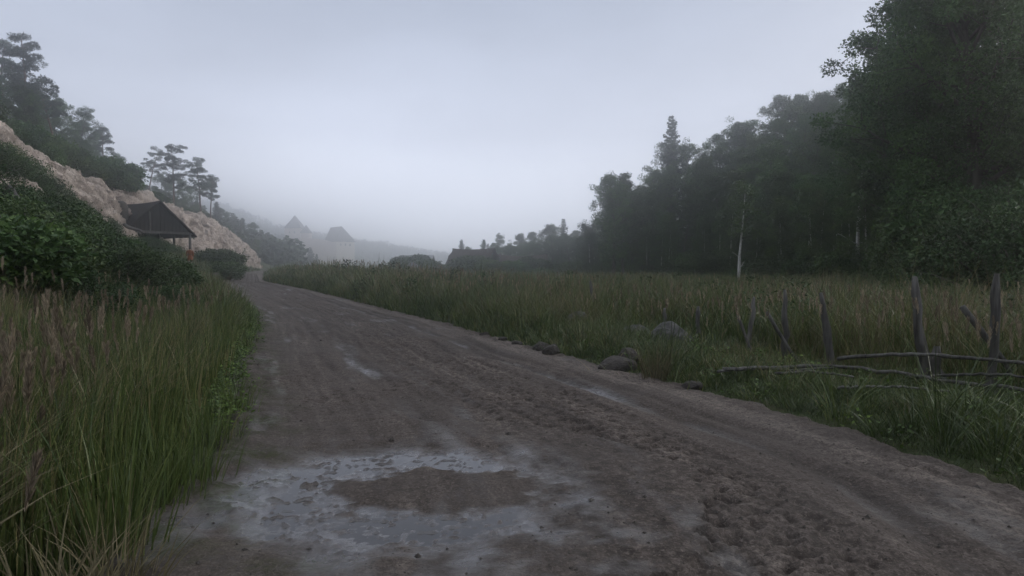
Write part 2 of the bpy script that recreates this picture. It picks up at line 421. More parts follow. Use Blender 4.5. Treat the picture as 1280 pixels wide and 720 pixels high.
# ------------------------------------------------------------------ the dirt road
ry = np.concatenate([np.arange(-10, 2.2, 0.12), np.arange(2.2, 10, 0.026), np.arange(10, 16, 0.045), np.arange(16, 32, 0.1), np.arange(32, 130, 0.4)])
rt = np.linspace(-0.13, 1.13, 300)
T, RY = np.meshgrid(rt, ry)
RL, RRt = xl(RY), xr(RY)
RX = RL + (RRt - RL) * T
wid = np.broadcast_to(np.maximum(RRt - RL, 3.0), T.shape)
def road_relief():
    along = RY * 1.12
    acr = T * wid
    z = 0.012 * fbm(RX * 0.9, RY * 0.9, 41, 4) * 2
    z += 0.013 * fbm(acr * 5, along * 0.35, 47, 4, .6)                                  # drag streaks
    wob = 0.03 * vnoise(along * 0.25, along * 0, 51)
    rut = np.zeros_like(z)
    for c, w, d in ((0.80, 0.026, 0.075), (0.86, 0.018, 0.045), (0.70, 0.018, 0.030), (0.66, 0.012, 0.018), (0.33, 0.035, 0.048), (0.24, 0.018, 0.028), (0.40, 0.014, 0.02), (0.58, 0.026, 0.032), (0.47, 0.022, 0.032), (0.52, 0.014, 0.020)):
        rut += d * np.exp(-((T - c - wob * (0.6 + c)) / w) ** 2) * np.clip(0.75 + 0.6 * vnoise(along * 0.5, T * 0 + c * 40, 53), 0, 1.4)
    z -= rut
    z += 0.022 * np.exp(-((T - 0.89 - wob) / 0.03) ** 2)
    churn = np.clip(0.85 * sst(0.36, 0.50, T) * (1 - sst(0.64, 0.78, T)) + 0.22 + 0.6 * fbm(RX * 0.7, RY * 0.5, 57, 3), 0.08, 1)
    d1, d2, _ = cell(RX * 5.2 + 0.35 * fbm(RX * 4, RY * 4, 3, 2), RY * 5.2, 61)
    z -= 0.030 * churn * (1 - sst(0.10, 0.42, d1))
    e1, e2, _ = cell(RX * 11 + 0.5 * fbm(RX * 6, RY * 6, 13, 2), RY * 9, 67)
    z += 0.016 * churn * sst(0.02, 0.35, e2 - e1)
    z += 0.019 * churn * fbm(RX * 6.5, RY * 6.5, 71, 4, 0.6)
    z += 0.006 * fbm(RX * 21, RY * 21, 73, 3, .6)
    # the puddle hollow with a mud island in it
    px, py = RX + 0.80, RY - 4.90
    ang = np.arctan2(py, px)
    rr = np.hypot((px + .12) / 1.42, py / 1.22) + 0.10 * vnoise(ang * 2.2 + 9, ang * 0, 77) + 0.14 * fbm(RX * 2.6, RY * 2.6, 79, 4, .6)
    hollow = 1 - sst(0.70, 1.08, rr)
    isl = np.hypot((RX + 0.62 + 0.30 * fbm(RX * 1.7, RY * 2.4, 83, 4, .6)) / 1.05, (RY - 4.92 + 0.26 * fbm(RX * 2.1 + 7, RY * 2.1, 89, 4, .6)) / 0.50) + 0.42 * fbm(RX * 2.6, RY * 3.6, 81, 5, .65) + 0.25 * (RX + .6) ** 2 * (RX < -.6)
    island = 1 - sst(0.62, 1.18, isl)
    z = np.where(hollow > 0, np.maximum(z, -0.016 - 0.004 * fbm(RX * 8, RY * 8, 84, 2)), z)
    near = np.exp(-np.maximum(rr - 1.0, 0) * 5)
    z = z * (1 - 0.45 * near) + 0.003 * near
    z = np.where((rr < 1.7), np.maximum(z, -0.0200 + 0.05 * sst(0.86, 1.2, rr)), z)
    z = z * (1 - 0.55 * hollow) - 0.030 * hollow + 0.027 * island
    wx, wy = RX + 0.10 * fbm(RX * 4, RY * 4, 86, 3), RY + 0.06 * fbm(RX * 3, RY * 3, 88, 3)
    c1, c2, _ = cell(wx * 4.5, wy * 9, 85)
    strand = (1 - sst(0.0, 0.13, c2 - c1)) * sst(-0.35, 0.2, fbm(RX * 2.5, RY * 3.5, 90, 3))
    rip = sst(0.12, 0.55, fbm(wx * 7, wy * 17, 92, 4, .6))
    z += hollow * (1 - island) * (0.020 * strand + 0.014 * rip + 0.004 * fbm(RX * 22, RY * 30, 94, 3))
    s2 = 1 - sst(0.5, 1.0, np.hypot((RX + 2.12) / 0.28, (RY - 4.15) / 0.85) + 0.3 * fbm(RX * 3, RY * 3, 89, 3))
    z -= 0.007 * s2
    wet = 0.75 * (1 - sst(.05, .8, island)) * np.exp(-np.maximum(rr - 0.75, 0) * 3.0) * sst(-0.5, 0.4, fbm(RX * 3, RY * 3, 91, 3)) + 0.5 * s2
    wet += 8.5 * np.clip(rut - 0.014, 0, 0.06) * sst(-0.35, 0.35, fbm(RX * 1.1, RY * 0.5, 93, 3))
    wet += 0.42 * sst(0.05, 0.55, fbm(acr * 1.3, along * 0.33, 95, 5, .6))
    wet = np.clip(wet, 0, 1)
    moss = np.clip((1 - sst(0.02, 0.16, T)) * (RY < 30) * sst(-0.3, 0.3, fbm(RX * 2.2, RY * 2.2, 97, 3)) + 0.6 * np.exp(-(((RX + 1.25) / 0.3) ** 2 + ((RY - 3.55) / 0.12) ** 2)), 0, 1)
    sheen = np.exp(-(((RX - .1) / 1.1) ** 2 + ((RY - 3.9) / .9) ** 2)) * sst(-.25, .5, fbm(RX * 2.4, RY * 3.4, 121, 4, .6)) * 0.75
    wet = np.clip(np.maximum(wet + sheen * (1 - island), 1.05 * (1 - .6 * sst(-.1, .9, RX)) * hollow * (1 - sst(.05, .85, island + .25 * fbm(RX * 5, RY * 7, 131, 3))) * sst(-.95, -.1, fbm(RX * 2.2, RY * 3, 105, 4)) * (1 - .8 * strand)), 0, 1)
    streak = fbm(acr * 7, along * 0.35, 111, 4, .6)
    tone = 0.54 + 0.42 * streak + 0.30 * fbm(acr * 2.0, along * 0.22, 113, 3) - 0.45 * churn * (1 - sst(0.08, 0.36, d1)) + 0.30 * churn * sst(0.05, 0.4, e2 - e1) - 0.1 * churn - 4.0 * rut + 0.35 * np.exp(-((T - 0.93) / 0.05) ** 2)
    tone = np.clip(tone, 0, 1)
    edge = np.maximum(-T, T - 1) * wid + 0.22 * fbm(RX * 1.8, RY * 1.8, 99, 5, .6)
    z += 0.05 * sst(-0.7, -0.1, edge) * (0.6 + fbm(RX * 3, RY * 3, 101, 2)) - 0.42 * sst(0.0, 0.75, edge)
    return z, wet, moss, tone
rz_, wet_, moss_, tone_ = road_relief()
RZ = zr(RY) + rz_
v, f = sheet(RX, RY, RZ)
kind(link('dirt_road', mesh_np('dirt_road', v, f, MAT['mud'], smooth=True, attrs={'wet': wet_, 'moss': moss_, 'tone': tone_})), 'structure', 'muddy rutted dirt road curving away between grass verges')

# puddle water: a level sheet, its outline comes from the mud that rises through it
ang = np.linspace(0, 2 * math.pi, 65)[:-1]
rad = np.linspace(0, 1, 10)
A, Q = np.meshgrid(ang, rad)
v = np.stack([-0.86 + 1.62 * Q * np.cos(A), 4.95 + 1.42 * Q * np.sin(A), np.full(A.shape, -0.0265)], -1).reshape(-1, 3)
i = np.arange(9)[:, None] * 64; j = np.arange(64)[None, :]; j2 = (j + 1) % 64
kind(link('puddle', mesh_np('puddle', v, np.stack([i + j, i + 64 + j, i + 64 + j2, i + j2], -1).reshape(-1, 4), MAT['water'], smooth=True)), 'structure', 'shallow rain puddle round a mud island')

# ------------------------------------------------------------------ the limestone cliff on the hillside
cy = np.arange(24, 150, 0.2); cs = np.linspace(-1.6, 8.6, 96)
CS, CY = np.meshgrid(cs, cy)
S1 = np.interp(CY, [30, 60, 90, 120], [8.5, 6.0, 2.5, 1.5])
CX = foot(CY) - (S1 + CS) / 0.88
m_ = sst(-1.6, 0.2, CS + 0.7 * fbm(CX * 0.3, CY * 0.3, 5, 3)) * (1 - sst(5.8, 8.0, CS + 1.6 * fbm(CX * 0.25, CY * 0.25, 6, 3))) * sst(24, 32, CY) * (1 - sst(124, 140, CY + 5 * fbm(CX * .2, CY * .2, 9, 2)))
k1, k2, kid = cell(CX * 0.30 + 0.4 * fbm(CX * 0.2, CY * 0.2, 2, 2), CS * 0.36 + CY * 0.06, 15)
lump = (1 - k1) * 0.9 + sst(0.03, 0.22, k2 - k1) * 0.7 + 0.7 * (kid - 0.5)
q1, q2, qi = cell(CX * 0.75 + 0.5 * fbm(CX * .5, CY * .5, 4, 2), CS * 0.8 + CY * 0.15, 25)
bul = m_ * (0.1 + 0.95 * lump + 0.5 * (qi - .5) + 0.35 * sst(0.02, 0.2, q2 - q1) + 1.2 * fbm(CX * 0.45, CY * 0.45 + CS * 0.2, 19, 6, 0.6)) - (1 - m_) * 0.9
nx, nz = 0.75, 0.66
v, f = sheet(CX + bul * nx, CY - 0.25 * bul, gz(CX, CY) + bul * nz)
kind(link('cliff', mesh_np('cliff', v, f, MAT['cliff'], smooth=True)), 'structure', 'pale limestone rock face along the foot of the wooded hill')
# ------------------------------------------------------------------ plant builders: each returns [(part name, mesh), ...] for a plant of height H
def unit(r, n):
    v = r.standard_normal((n, 3)); return v / np.linalg.norm(v, axis=1, keepdims=True)

def clump_leaves(mb, r, ctr, rad, flat, per, ln, asp, tintc, outward=0.6, droop=0.0, spread=0.16):
    """leaves in ellipsoid clumps, denser towards their shells"""
    n = len(ctr); idx = np.repeat(np.arange(n), per)
    d = unit(r, len(idx)); q = r.uniform(0.25, 1.0, len(idx)) ** 0.55 * r.uniform(0.85, 1.15, len(idx))
    off = d * (q * rad[idx])[:, None]; off[:, 2] *= flat[idx] if not np.isscalar(flat) else flat
    c = ctr[idx] + off
    nm = d * outward + unit(r, len(idx)) * 0.8; nm[:, 2] += 0.45
    ax = unit(r, len(idx)) + d * 0.8; ax[:, 2] -= droop
    L = ln * r.uniform(0.65, 1.3, len(idx))
    mb.leaves(c, ax, nm, L, L * asp, np.clip(tintc[idx] + r.normal(0, spread, len(idx)), 0, 1))

def curve(p0, d, L, n, bend=(0, 0, 0.0), wob=0.0, r=None):
    pts = [np.array(p0, float)]; d = np.array(d, float); d /= np.linalg.norm(d)
    for i in range(n):
        d = d + np.array(bend) / n + (r.normal(0, wob, 3) if wob else 0); d /= np.linalg.norm(d)
        pts.append(pts[-1] + d * L / n)
    return np.array(pts)

def broadleaf(name, seed, H=15, Rc=4.2, base=0.22, limbs=26, leaf=0.21, per=80, r0=0.24, bark='bark', leafm='leaf_dark', sub=4, crad=(0.40, 0.88), prof=None, lean=0.0, asp=0.6, fork=False, kt=8, low=None, wob=0.045):
    r = np.random.default_rng(seed); tr = MB(); cr = MB(); tw = MB() if bark == 'birch_bark' else tr
    tp = curve((0, 0, -0.4), (lean, 0.02, 1), H * 0.96, 9, wob=wob, r=r)
    tt = np.linspace(0, 1, 10)
    tr.tube(tp, r0 * (1.0 - 0.93 * tt) * (1 + 0.55 * np.exp(-tt * 16)), kt)
    prof = prof or (lambda t: math.sin(math.pi * min(1, 0.16 + 0.80 * t)) ** 0.7)
    C = []
    for i in range(limbs):
        t = base + (0.985 - base) * ((i + 0.5) / limbs) ** 0.92
        k = t * 9; a = int(min(k, 8)); p = tp[a] + (tp[a + 1] - tp[a]) * (k - a)
        u = (t - base) / (1 - base)
        az = i * 2.399 + r.normal(0, 0.35); el = 0.05 + 0.95 * u + r.normal(0, 0.14)
        L = Rc * prof(u) * r.uniform(0.5, 1.3)
        d = (math.cos(az) * math.cos(el), math.sin(az) * math.cos(el), math.sin(el))
        lp = curve(p, d, L, 5, (0, 0, r.uniform(0.0, 0.6)), 0.10, r)
        lr = max(0.02, r0 * 0.42 * (1 - 0.75 * u)) * np.linspace(1, 0.22, 6)
        tw.tube(lp, lr, 5)
        C.append(lp[-1]); C.append(lp[3] + r.normal(0, 0.25, 3))
        for j in range(sub):
            q = r.uniform(0.35, 0.95) * 5; a2 = int(min(q, 4)); p2 = lp[a2] + (lp[a2 + 1] - lp[a2]) * (q - a2)
            d2 = np.array(d) * 0.6 + unit(r, 1)[0] * 0.9 + np.array([0, 0, 0.25])
            sp = curve(p2, d2, L * r.uniform(0.22, 0.45), 3, (0, 0, 0.2), 0.12, r)
            tw.tube(sp, max(0.012, lr[2] * 0.4) * np.array([1, 0.75, 0.5, 0.25]), 4); C.append(sp[-1])
    if low:                                        # bare dead limbs low on the stem
        for (h, az, L, el) in low:
            t = h / H * 9; a = int(t); p = tp[a] + (tp[a + 1] - tp[a]) * (t - a)
            lp = curve(p, (math.cos(az) * math.cos(el), math.sin(az) * math.cos(el), math.sin(el)), L, 5, (0, 0, 0.1), 0.13, r)
            tr.tube(lp, r0 * 0.30 * np.linspace(1, 0.2, 6), 5)
            for q in (2, 3, 4): tr.tube(curve(lp[q], unit(r, 1)[0] + np.array([math.cos(az), math.sin(az), 0.3]), L * 0.25, 3, (0, 0, .1), .15, r), r0 * 0.1 * np.array([1, .8, .5, .2]), 4)
    C = np.array(C); n = len(C)
    rad = r.uniform(*crad, n); tint = np.clip(0.42 + 0.22 * r.standard_normal(n), 0.05, 0.95)
    clump_leaves(cr, r, C, rad, 0.68, per, leaf, asp, tint)
    return H, [('trunk', tr.mesh(name + '_trunk', MAT[bark], True)), ('crown', cr.mesh(name + '_crown', MAT[leafm]))] + ([('limbs', tw.mesh(name + '_limbs', MAT['bark'], True))] if tw is not tr else [])

def birch(name, seed, H=13, Rc=2.0, leafm='leaf_birch', low=None, base=0.38, limbs=26, per=60, r0=0.13, leaf=0.17, sub=4):
    return broadleaf(name, seed, H, Rc, base, limbs, leaf, per, r0, 'birch_bark', leafm, sub, (0.35, 0.75), lambda t: (0.5 + 0.6 * math.sin(math.pi * (0.1 + 0.75 * t))) * (1 - 0.25 * t), asp=0.65, low=low, wob=0.018)

def spruce(name, seed, H=16, Rc=3.0, base=0.08, whorls=32, leaf=0.50):
    r = np.random.default_rng(seed); tr = MB(); cr = MB()
    tr.tube(curve((0, 0, -0.4), (0, 0, 1), H + 0.2, 8, wob=0.012, r=r), 0.22 * (1 - 0.96 * np.linspace(0, 1, 9)), 7)
    P, A, N, Ls, Ti = [], [], [], [], []
    for w in range(whorls):
        u = (w + 0.3) / whorls; h = H * (base + (1 - base) * u ** 0.92)
        nb = int(r.integers(6, 9)); L0 = Rc * (1 - u) ** 0.85 * r.uniform(0.72, 1.15) + 0.18
        wt = r.normal(0.42, 0.14)
        for b in range(nb):
            az = 2 * math.pi * (b + r.uniform(-.3, .3)) / nb + w; L = L0 * r.uniform(0.6, 1.18)
            el = -0.25 + 0.8 * u + r.normal(0, 0.14)
            o = np.array([math.cos(az), math.sin(az), 0]); s = np.array([-math.sin(az), math.cos(az), 0])
            pts = curve((0, 0, h), o * math.cos(el) + np.array([0, 0, math.sin(el)]), L, 4, (0, 0, 0.35), 0.05, r)
            tr.tube(pts, max(0.012, 0.016 * L) * np.linspace(1, 0.25, 5), 4)
            m = int(12 + L * 17)
            q = r.uniform(0.05, 1.0, m) * 4; a = np.minimum(q.astype(int), 3)
            p = pts[a] + (pts[a + 1] - pts[a]) * (q - a)[:, None]
            sd = r.choice([-1, 0, 1], m, p=[.40, .20, .40])
            ax = o * r.uniform(0.25, 0.9, m)[:, None] + s * sd[:, None] * .8 + r.normal(0, .22, (m, 3)); ax[:, 2] -= r.uniform(-0.15, 1.1, m)
            P.append(p); A.append(ax); N.append(np.array([0, 0, .5]) + r.normal(0, .8, (m, 3))); Ls.append(leaf * r.uniform(.6, 1.25, m) * (0.6 + 0.45 * (1 - u))); Ti.append(np.clip(wt + r.normal(0, .16, m), 0, 1))
    Ls = np.concatenate(Ls)
    cr.leaves(np.vstack(P), np.vstack(A), np.vstack(N), Ls, Ls * 0.40, np.concatenate(Ti))
    return H, [('trunk', tr.mesh(name + '_trunk', MAT['bark'], True)), ('crown', cr.mesh(name + '_crown', MAT['leaf_pine']))]

def pine(name, seed, H=16, pads=17, spread=3.2, base=0.48, padr=(0.55, 1.25)):
    r = np.random.default_rng(seed); tr = MB(); cr = MB()
    tp = curve((0, 0, -0.4), (r.normal(0, .05), r.normal(0, .05), 1), H * 0.97, 9, wob=0.06, r=r)
    tr.tube(tp, 0.26 * (1 - 0.8 * np.linspace(0, 1, 10)), 7)
    C, Rd = [tp[-1] + np.array([0, 0, .1])], [r.uniform(*padr)]
    for i in range(pads):
        u = i / (pads - 1); t = base + (0.97 - base) * u
        k = t * 9; a = int(min(k, 8)); p = tp[a] + (tp[a + 1] - tp[a]) * (k - a)
        az = i * 2.4 + r.normal(0, .5); L = spread * (1 - 0.55 * u) * r.uniform(.45, 1.1); el = r.uniform(-0.05, 0.5)
        pts = curve(p, (math.cos(az) * math.cos(el), math.sin(az) * math.cos(el), math.sin(el)), L, 5, (0, 0, r.uniform(0, .5)), 0.16, r)
        tr.tube(pts, 0.075 * (1 - .4 * u) * np.linspace(1, .3, 6), 5)
        C.append(pts[-1]); Rd.append(r.uniform(*padr) * (1 - 0.25 * u))
        for q in (2, 3, 4, 5, 5):
            if r.random() < 0.62: C.append(pts[q] + r.normal(0, .55, 3) * [1, 1, .45]); Rd.append(r.uniform(*padr) * 0.65)
    C = np.array(C); Rd = np.array(Rd); n = len(C)
    clump_leaves(cr, r, C, Rd, r.uniform(.24, .5, n), 170, 0.30, 0.30, np.clip(.45 + .2 * r.standard_normal(n), .1, .9), 0.3, -0.5)
    return H, [('trunk', tr.mesh(name + '_trunk', MAT['bark_pine'], True)), ('crown', cr.mesh(name + '_crown', MAT['leaf_pine']))]

def bush(name, seed, H=1.6, Rb=1.2, n=40, per=200, leaf=0.062, leafm='leaf_bush', crad=(0.22, 0.42), asp=0.6):
    r = np.random.default_rng(seed); tr = MB(); cr = MB(); C = []
    for i in range(n):
        az = r.uniform(0, 2 * math.pi); q = math.sqrt(r.random()); el = math.acos(min(1, q * 0.95)) if q < 1 else 0.1
        tipd = np.array([math.cos(az) * q * Rb, math.sin(az) * q * Rb, H * (0.30 + 0.66 * math.sqrt(max(0, 1 - q * q)) * r.uniform(.75, 1.08))])
        pts = np.array([[tipd[0] * .08, tipd[1] * .08, -.1], tipd * np.array([.45, .45, .5]) + r.normal(0, .05, 3), tipd])
        tr.tube(pts, np.array([.018, .013, .006]) * H, 4); C.append(tipd)
        if r.random() < .8: C.append(tipd * np.array([.9, .9, .55]) + r.normal(0, .12, 3))
    C = np.array(C)
    clump_leaves(cr, r, C, r.uniform(*crad, len(C)) * (H / 1.6), 0.8, per, leaf, asp, np.clip(.45 + .2 * r.standard_normal(len(C)), .05, .95), spread=.2)
    # a few long shoots that break the outline
    k = 10; b = C[r.integers(0, len(C), k)]
    for p in b:
        sp = curve(p, np.array([r.normal(0, .5), r.normal(0, .5), 1.2]), H * r.uniform(.18, .38), 3, (r.normal(0, .3), r.normal(0, .3), 0), .08, r)
        tr.tube(sp, np.array([.006, .005, .004, .002]) * H, 4)
        m = 26; q = r.uniform(0, 3, m); a = np.minimum(q.astype(int), 2)
        c = sp[a] + (sp[a + 1] - sp[a]) * (q - a)[:, None]
        cr.leaves(c, unit(r, m) + np.array([0, 0, .3]), unit(r, m) + np.array([0, 0, .6]), leaf * r.uniform(.7, 1.2, m), leaf * .55, np.clip(r.normal(.6, .15, m), 0, 1))
    return H, [('stem', tr.mesh(name + '_stem', MAT['bark'], True)), ('foliage', cr.mesh(name + '_foliage', MAT[leafm]))]

def put(kindname, proto, loc, h, label, cat, group=None, rz=None, wide=1.0):
    H, parts = proto; s = h / H
    o = thing(kindname, label, cat, (loc[0], loc[1], loc[2] - 0.05), rng.uniform(0, 6.28) if rz is None else rz, group, (s * wide, s * wide, s))
    for pn, me in parts: link(pn, me, o)
    return o

BL = [broadleaf('broadleaf_a', 1, 15, 4.0), broadleaf('broadleaf_b', 2, 15, 3.4, 0.2, 28), broadleaf('broadleaf_c', 3, 15, 4.6, 0.25, 24), broadleaf('broadleaf_d', 4, 15, 3.0, 0.15, 30, crad=(.38, .75))]
BI = [birch('birch_a', 21, base=.15, limbs=34), birch('birch_b', 22, Rc=2.6, base=.1, limbs=36), birch('birch_c', 23, Rc=1.8, base=0.35)]
SP = [spruce('spruce_a', 31, Rc=3.1), spruce('spruce_b', 32, Rc=2.5, whorls=28), spruce('spruce_c', 33, H=12, Rc=2.8, whorls=24)]
PI_ = [pine('pine_a', 41), pine('pine_b', 42, pads=15, base=.52), pine('pine_c', 43, pads=20, base=.40, spread=3.6), pine('pine_d', 44, pads=13, base=.55, spread=4.0)]
BU = [bush('bush_a', 51), bush('bush_b', 52, Rb=1.45, n=40), bush('bush_c', 53, 1.6, 1.0, 28)]
BD = [bush('bush_dark_a', 55, leafm='leaf_dark', leaf=.11), bush('bush_dark_b', 56, Rb=1.5, n=40, leafm='leaf_dark', leaf=.11)]
BW = bush('bush_bright', 57, Rb=1.1, n=36, leafm='leaf_weed', leaf=.06)
# ------------------------------------------------------------------ trees on the limestone hill (left), nearest skyline first
G_HILL = 'trees on the limestone hill'
def sky(kindname, proto, px, py, lo, hi, href, label, cat, group=None, **k):
    Y, h = fit(px, py, lo, hi, href)
    if 'bush' in kindname: h *= .80 if 25 < px < 200 else 1.0
    p = on(px, Y)
    return put(kindname, proto, p, h, label, cat, group, **k)

for px, py, v, lo, hi, h, lab in (
        (10, 50, 2, 62, 105, 15.5, 'tall bare-stemmed pine, the outermost at the top of the limestone hill'),
        (37, 47, 0, 66, 110, 15.5, 'tall pine with flat layered crown, highest on the limestone hill'),
        (76, 98, 3, 75, 120, 12, 'pine with a long side limb reaching out over the slope'),
        (131, 157, 1, 85, 130, 10.5, 'single pine breaking the skyline midway down the limestone hill'),
        (187, 182, 3, 105, 150, 11, 'slender crooked pine, highest-left of the three pines on the ridge'),
        (219, 179, 2, 105, 150, 12, 'fullest of the three layered pines standing on the ridge above the shed'),
        (253, 195, 0, 115, 160, 12, 'flat-topped pine, lowest down the slope of the three ridge pines'),
        (264, 217, 1, 118, 160, 9, 'small pine just below the flat-topped ridge pine')):
    sky('pine_tree', PI_[v], px, py, lo, hi, h, lab, 'pine tree')

L1 = 'dark leafy tree crowded on the limestone hill'
for n, (px, py) in enumerate([(-30, 80), (0, 105), (24, 112), (55, 112), (68, 122), (88, 128), (100, 138), (114, 150), (120, 165), (146, 192), (170, 212), (176, 222), (203, 215), (236, 222), (244, 232), (212, 222)]):
    sky('hill_tree', BL[n % 4], px, py, 68, 165, 10, L1, 'tree', G_HILL)
L2 = 'small bushy conifer stepping down the tail of the limestone hill'
for n, (px, py) in enumerate([(272, 252), (281, 260), (292, 266), (304, 272), (314, 276), (327, 287), (336, 290), (346, 294), (357, 296), (366, 304), (376, 308), (388, 309), (396, 317)]):
    if n % 3 == 1: sky('hill_tree', BL[(n + 1) % 4], px, py, 150, 260, 11, L1, 'tree', G_HILL)
    else: sky('small_conifer', SP[n % 3], px, py, 150, 260, 11, L2, 'conifer', 'conifers on the tail of the hill', wide=1.5)
# woods under that skyline, down to the cliff
r_ = np.random.default_rng(5)
for n in range(62):
    Y = r_.uniform(62, 185); s = r_.uniform(0.8, 26) + (3.5 if Y < 95 else 0)
    s1 = np.interp(Y, [30, 60, 90, 120], [8.5, 6.0, 2.5, 1.5]); x = float(foot(Y)) - (s1 + 6.3 * (1 if Y < 150 else 0.2) + s) / 0.88
    if x / Y < -0.88: continue
    p = Vector((x, Y, gzf(x, Y)))
    px = 640 + 800 * x / Y
    lim = np.interp(px, [-60, 0, 37, 90, 120, 150, 190, 260, 300, 400], [60, 75, 92, 132, 172, 205, 218, 250, 275, 325]) + 14
    top = CAM_Z + (HOR - lim) / FPX * Y - p.z
    if top < 3: continue
    put('hill_tree', BL[n % 4], p, min(top, r_.uniform(6, 10)), L1, 'tree', G_HILL)
# young growth along the cliff's top edge
for n in range(44):
    Y = 40 + n * 2.3; s1 = np.interp(Y, [30, 60, 90, 120], [8.5, 6.0, 2.5, 1.5]); x = float(foot(Y)) - (s1 + (6.8 if Y > 75 else 5.3) + r_.uniform(0, 4.5)) / 0.88
    if x / Y < -0.9: continue
    put('cliff_bush', BD[n % 2], (x, Y, gzf(x, Y)), r_.uniform(1.6, 4.2) if Y < 80 else r_.uniform(1.0, 2.0), 'dark bush along the top edge of the limestone face', 'bush', 'bushes on the cliff edge')

for n in range(20):
    Y = 36 + n * 4.7 + r_.uniform(0, 2); s1 = np.interp(Y, [30, 60, 90, 120], [8.5, 6.0, 2.5, 1.5]); x = float(foot(Y)) - (s1 + r_.uniform(.2, 5.0)) / .88
    if x / Y < -.9: continue
    put('ledge_bush', BD[n % 2], (x, Y, gzf(x, Y) + .35), r_.uniform(.5, 1.2), 'small dark bush rooted on the limestone face', 'bush', 'bushes rooted on the limestone')

# ------------------------------------------------------------------ row of trees across the end of the meadow
G_ROW = 'trees closing the end of the meadow'
for n, (px, py) in enumerate([(577, 299), (590, 307), (605, 299), (618, 302), (626, 294), (643, 290), (652, 296), (661, 288), (678, 282), (690, 279), (704, 273), (716, 286), (729, 279), (738, 290), (747, 284)]):
    Y = 150 + (n * 37 % 17)
    p = on(px, Y); h = CAM_Z + (HOR - py) / FPX * Y - p.z
    if n in (0, 2, 6, 10, 12): put('meadow_conifer', SP[n % 3], p, h, 'stubby dark conifer in the tree row at the end of the meadow', 'conifer', 'conifers closing the end of the meadow', wide=1.35)
    else: put('meadow_tree', BI[1] if n == 4 else BL[n % 4], p, h, 'pale green birch in the tree row behind the thatched barns' if n == 4 else 'dark leafy tree in the row at the end of the meadow', 'tree', None if n == 4 else G_ROW)

for n in range(30):
    px = 578 + n * 6.2; Y = 138 + (n * 29 % 13); p = on(px, Y)
    lim = np.interp(px, [577, 590, 605, 626, 661, 704, 740, 760], [304, 310, 305, 299, 292, 284, 290, 260]) + 6 + (n * 7 % 9)
    put('meadow_tree', BL[n % 4], p, max(3.0, CAM_Z + (HOR - lim) / FPX * Y - p.z), 'dark leafy tree in the row at the end of the meadow', 'tree', G_ROW, wide=1.25)
# ------------------------------------------------------------------ the forest on the right-hand hill
G_F = 'trees of the forest on the hill beyond the meadow'
LF = 'dark leafy forest tree on the hill beyond the meadow'
sky('forest_spruce', SP[0], 838, 145, 92, 140, 17, 'lone spruce spire rising above the forest skyline', 'spruce')
for n, (px, py) in enumerate([(757, 236), (767, 213), (778, 222), (792, 232), (806, 226), (817, 212), (828, 205), (852, 180), (868, 178), (884, 186), (897, 163), (914, 154), (930, 150), (944, 148), (958, 147), (972, 128), (987, 120), (1004, 114), (1020, 124), (1034, 117), (1050, 114), (1064, 104), (1080, 92), (1095, 84)]):
    sky('forest_tree', BL[(n * 3 + n // 4) % 4], px, py, (82 if px < 1010 else 62) if px > 880 else 88, 132, 15.5, LF, 'tree', G_F)
nf = 0
PB = [broadleaf('pale_a', 81, 15, 3.4, 0.15, 28, leafm='leaf_birch'), broadleaf('pale_b', 82, 15, 2.9, 0.15, 30, leafm='leaf_birch')]
for n in range(400):
    if nf >= 108: break
    Y = r_.uniform(34, 138); e = r_.uniform(0.3, 40) ** 1.0
    x = float(xe(Y)) + e
    if x / Y > 0.92: continue
    p = Vector((x, Y, gzf(x, Y))); px = 640 + 800 * x / Y
    lim = np.interp(px, [740, 752, 767, 806, 830, 852, 884, 914, 958, 987, 1034, 1080, 1200, 1300], [300, 240, 219, 232, 212, 186, 188, 160, 152, 126, 122, 98, 60, 40]) + 8
    top = CAM_Z + (HOR - lim) / FPX * Y - p.z
    h = min(top, r_.uniform(10, 16))
    if h < 6: continue
    put('forest_tree', BL[n % 4], p, h, LF, 'tree', G_F) if (nf % 3 if e > 12 else nf % 2) else put('pale_forest_tree', PB[nf % 2], p, h * .95, 'paler green tree lighting up the dark hill forest', 'tree', 'paler trees in the hill forest'); nf += 1
# birches and young trees along the forest's foot
LB = 'young light green birch along the foot of the forest'
for n in range(44):
    u = n / 43
    Y = np.interp(u, [0, .25, .5, .75, 1], [124, 100, 80, 62, 40]) + r_.uniform(-3, 3)
    x = float(xe(Y)) - r_.uniform(0.2, 2.5)
    put('young_birch', BI[n % 3], (x, Y, gzf(x, Y)), r_.uniform(6.5, 10.5), LB, 'birch tree', 'young birches along the forest foot')
b1 = birch('birch_white', 61, H=10.5, Rc=1.7, base=0.5, limbs=15, per=24, r0=0.19, low=[(2.2, 0.2, 1.3, .5), (3.4, 2.9, 1.0, .7), (4.6, 0.9, 1.1, .7), (5.2, 3.6, 1.0, .8)])
p = on(924, 60); put('white_birch', b1, p, CAM_Z + (HOR - 228) / FPX * 60 - p.z, 'single birch with bright white stem standing before the dark forest', 'birch tree', rz=0.4)
b2 = birch('birch_bare', 62, H=13, Rc=1.9, base=0.5, limbs=16, per=18, r0=0.20, low=[(4.4, 0.05, 1.6, .12), (4.3, 3.1, 1.9, .16), (5.6, 1.2, 1.0, .7), (6.1, 4.4, 1.1, .7)])
p = on(1072, 50); put('bare_birch', b2, p, 12.5, 'birch with two bare limbs spread level low on its stem', 'birch tree', rz=0.0)
b3 = birch('birch_thin', 63, H=8, Rc=1.2, base=0.5, limbs=14, per=45, r0=0.09)
p = on(1124, 52); put('thin_birch', b3, p, 6.5, 'thin white-stemmed birch standing behind the pointed fence post', 'birch tree')
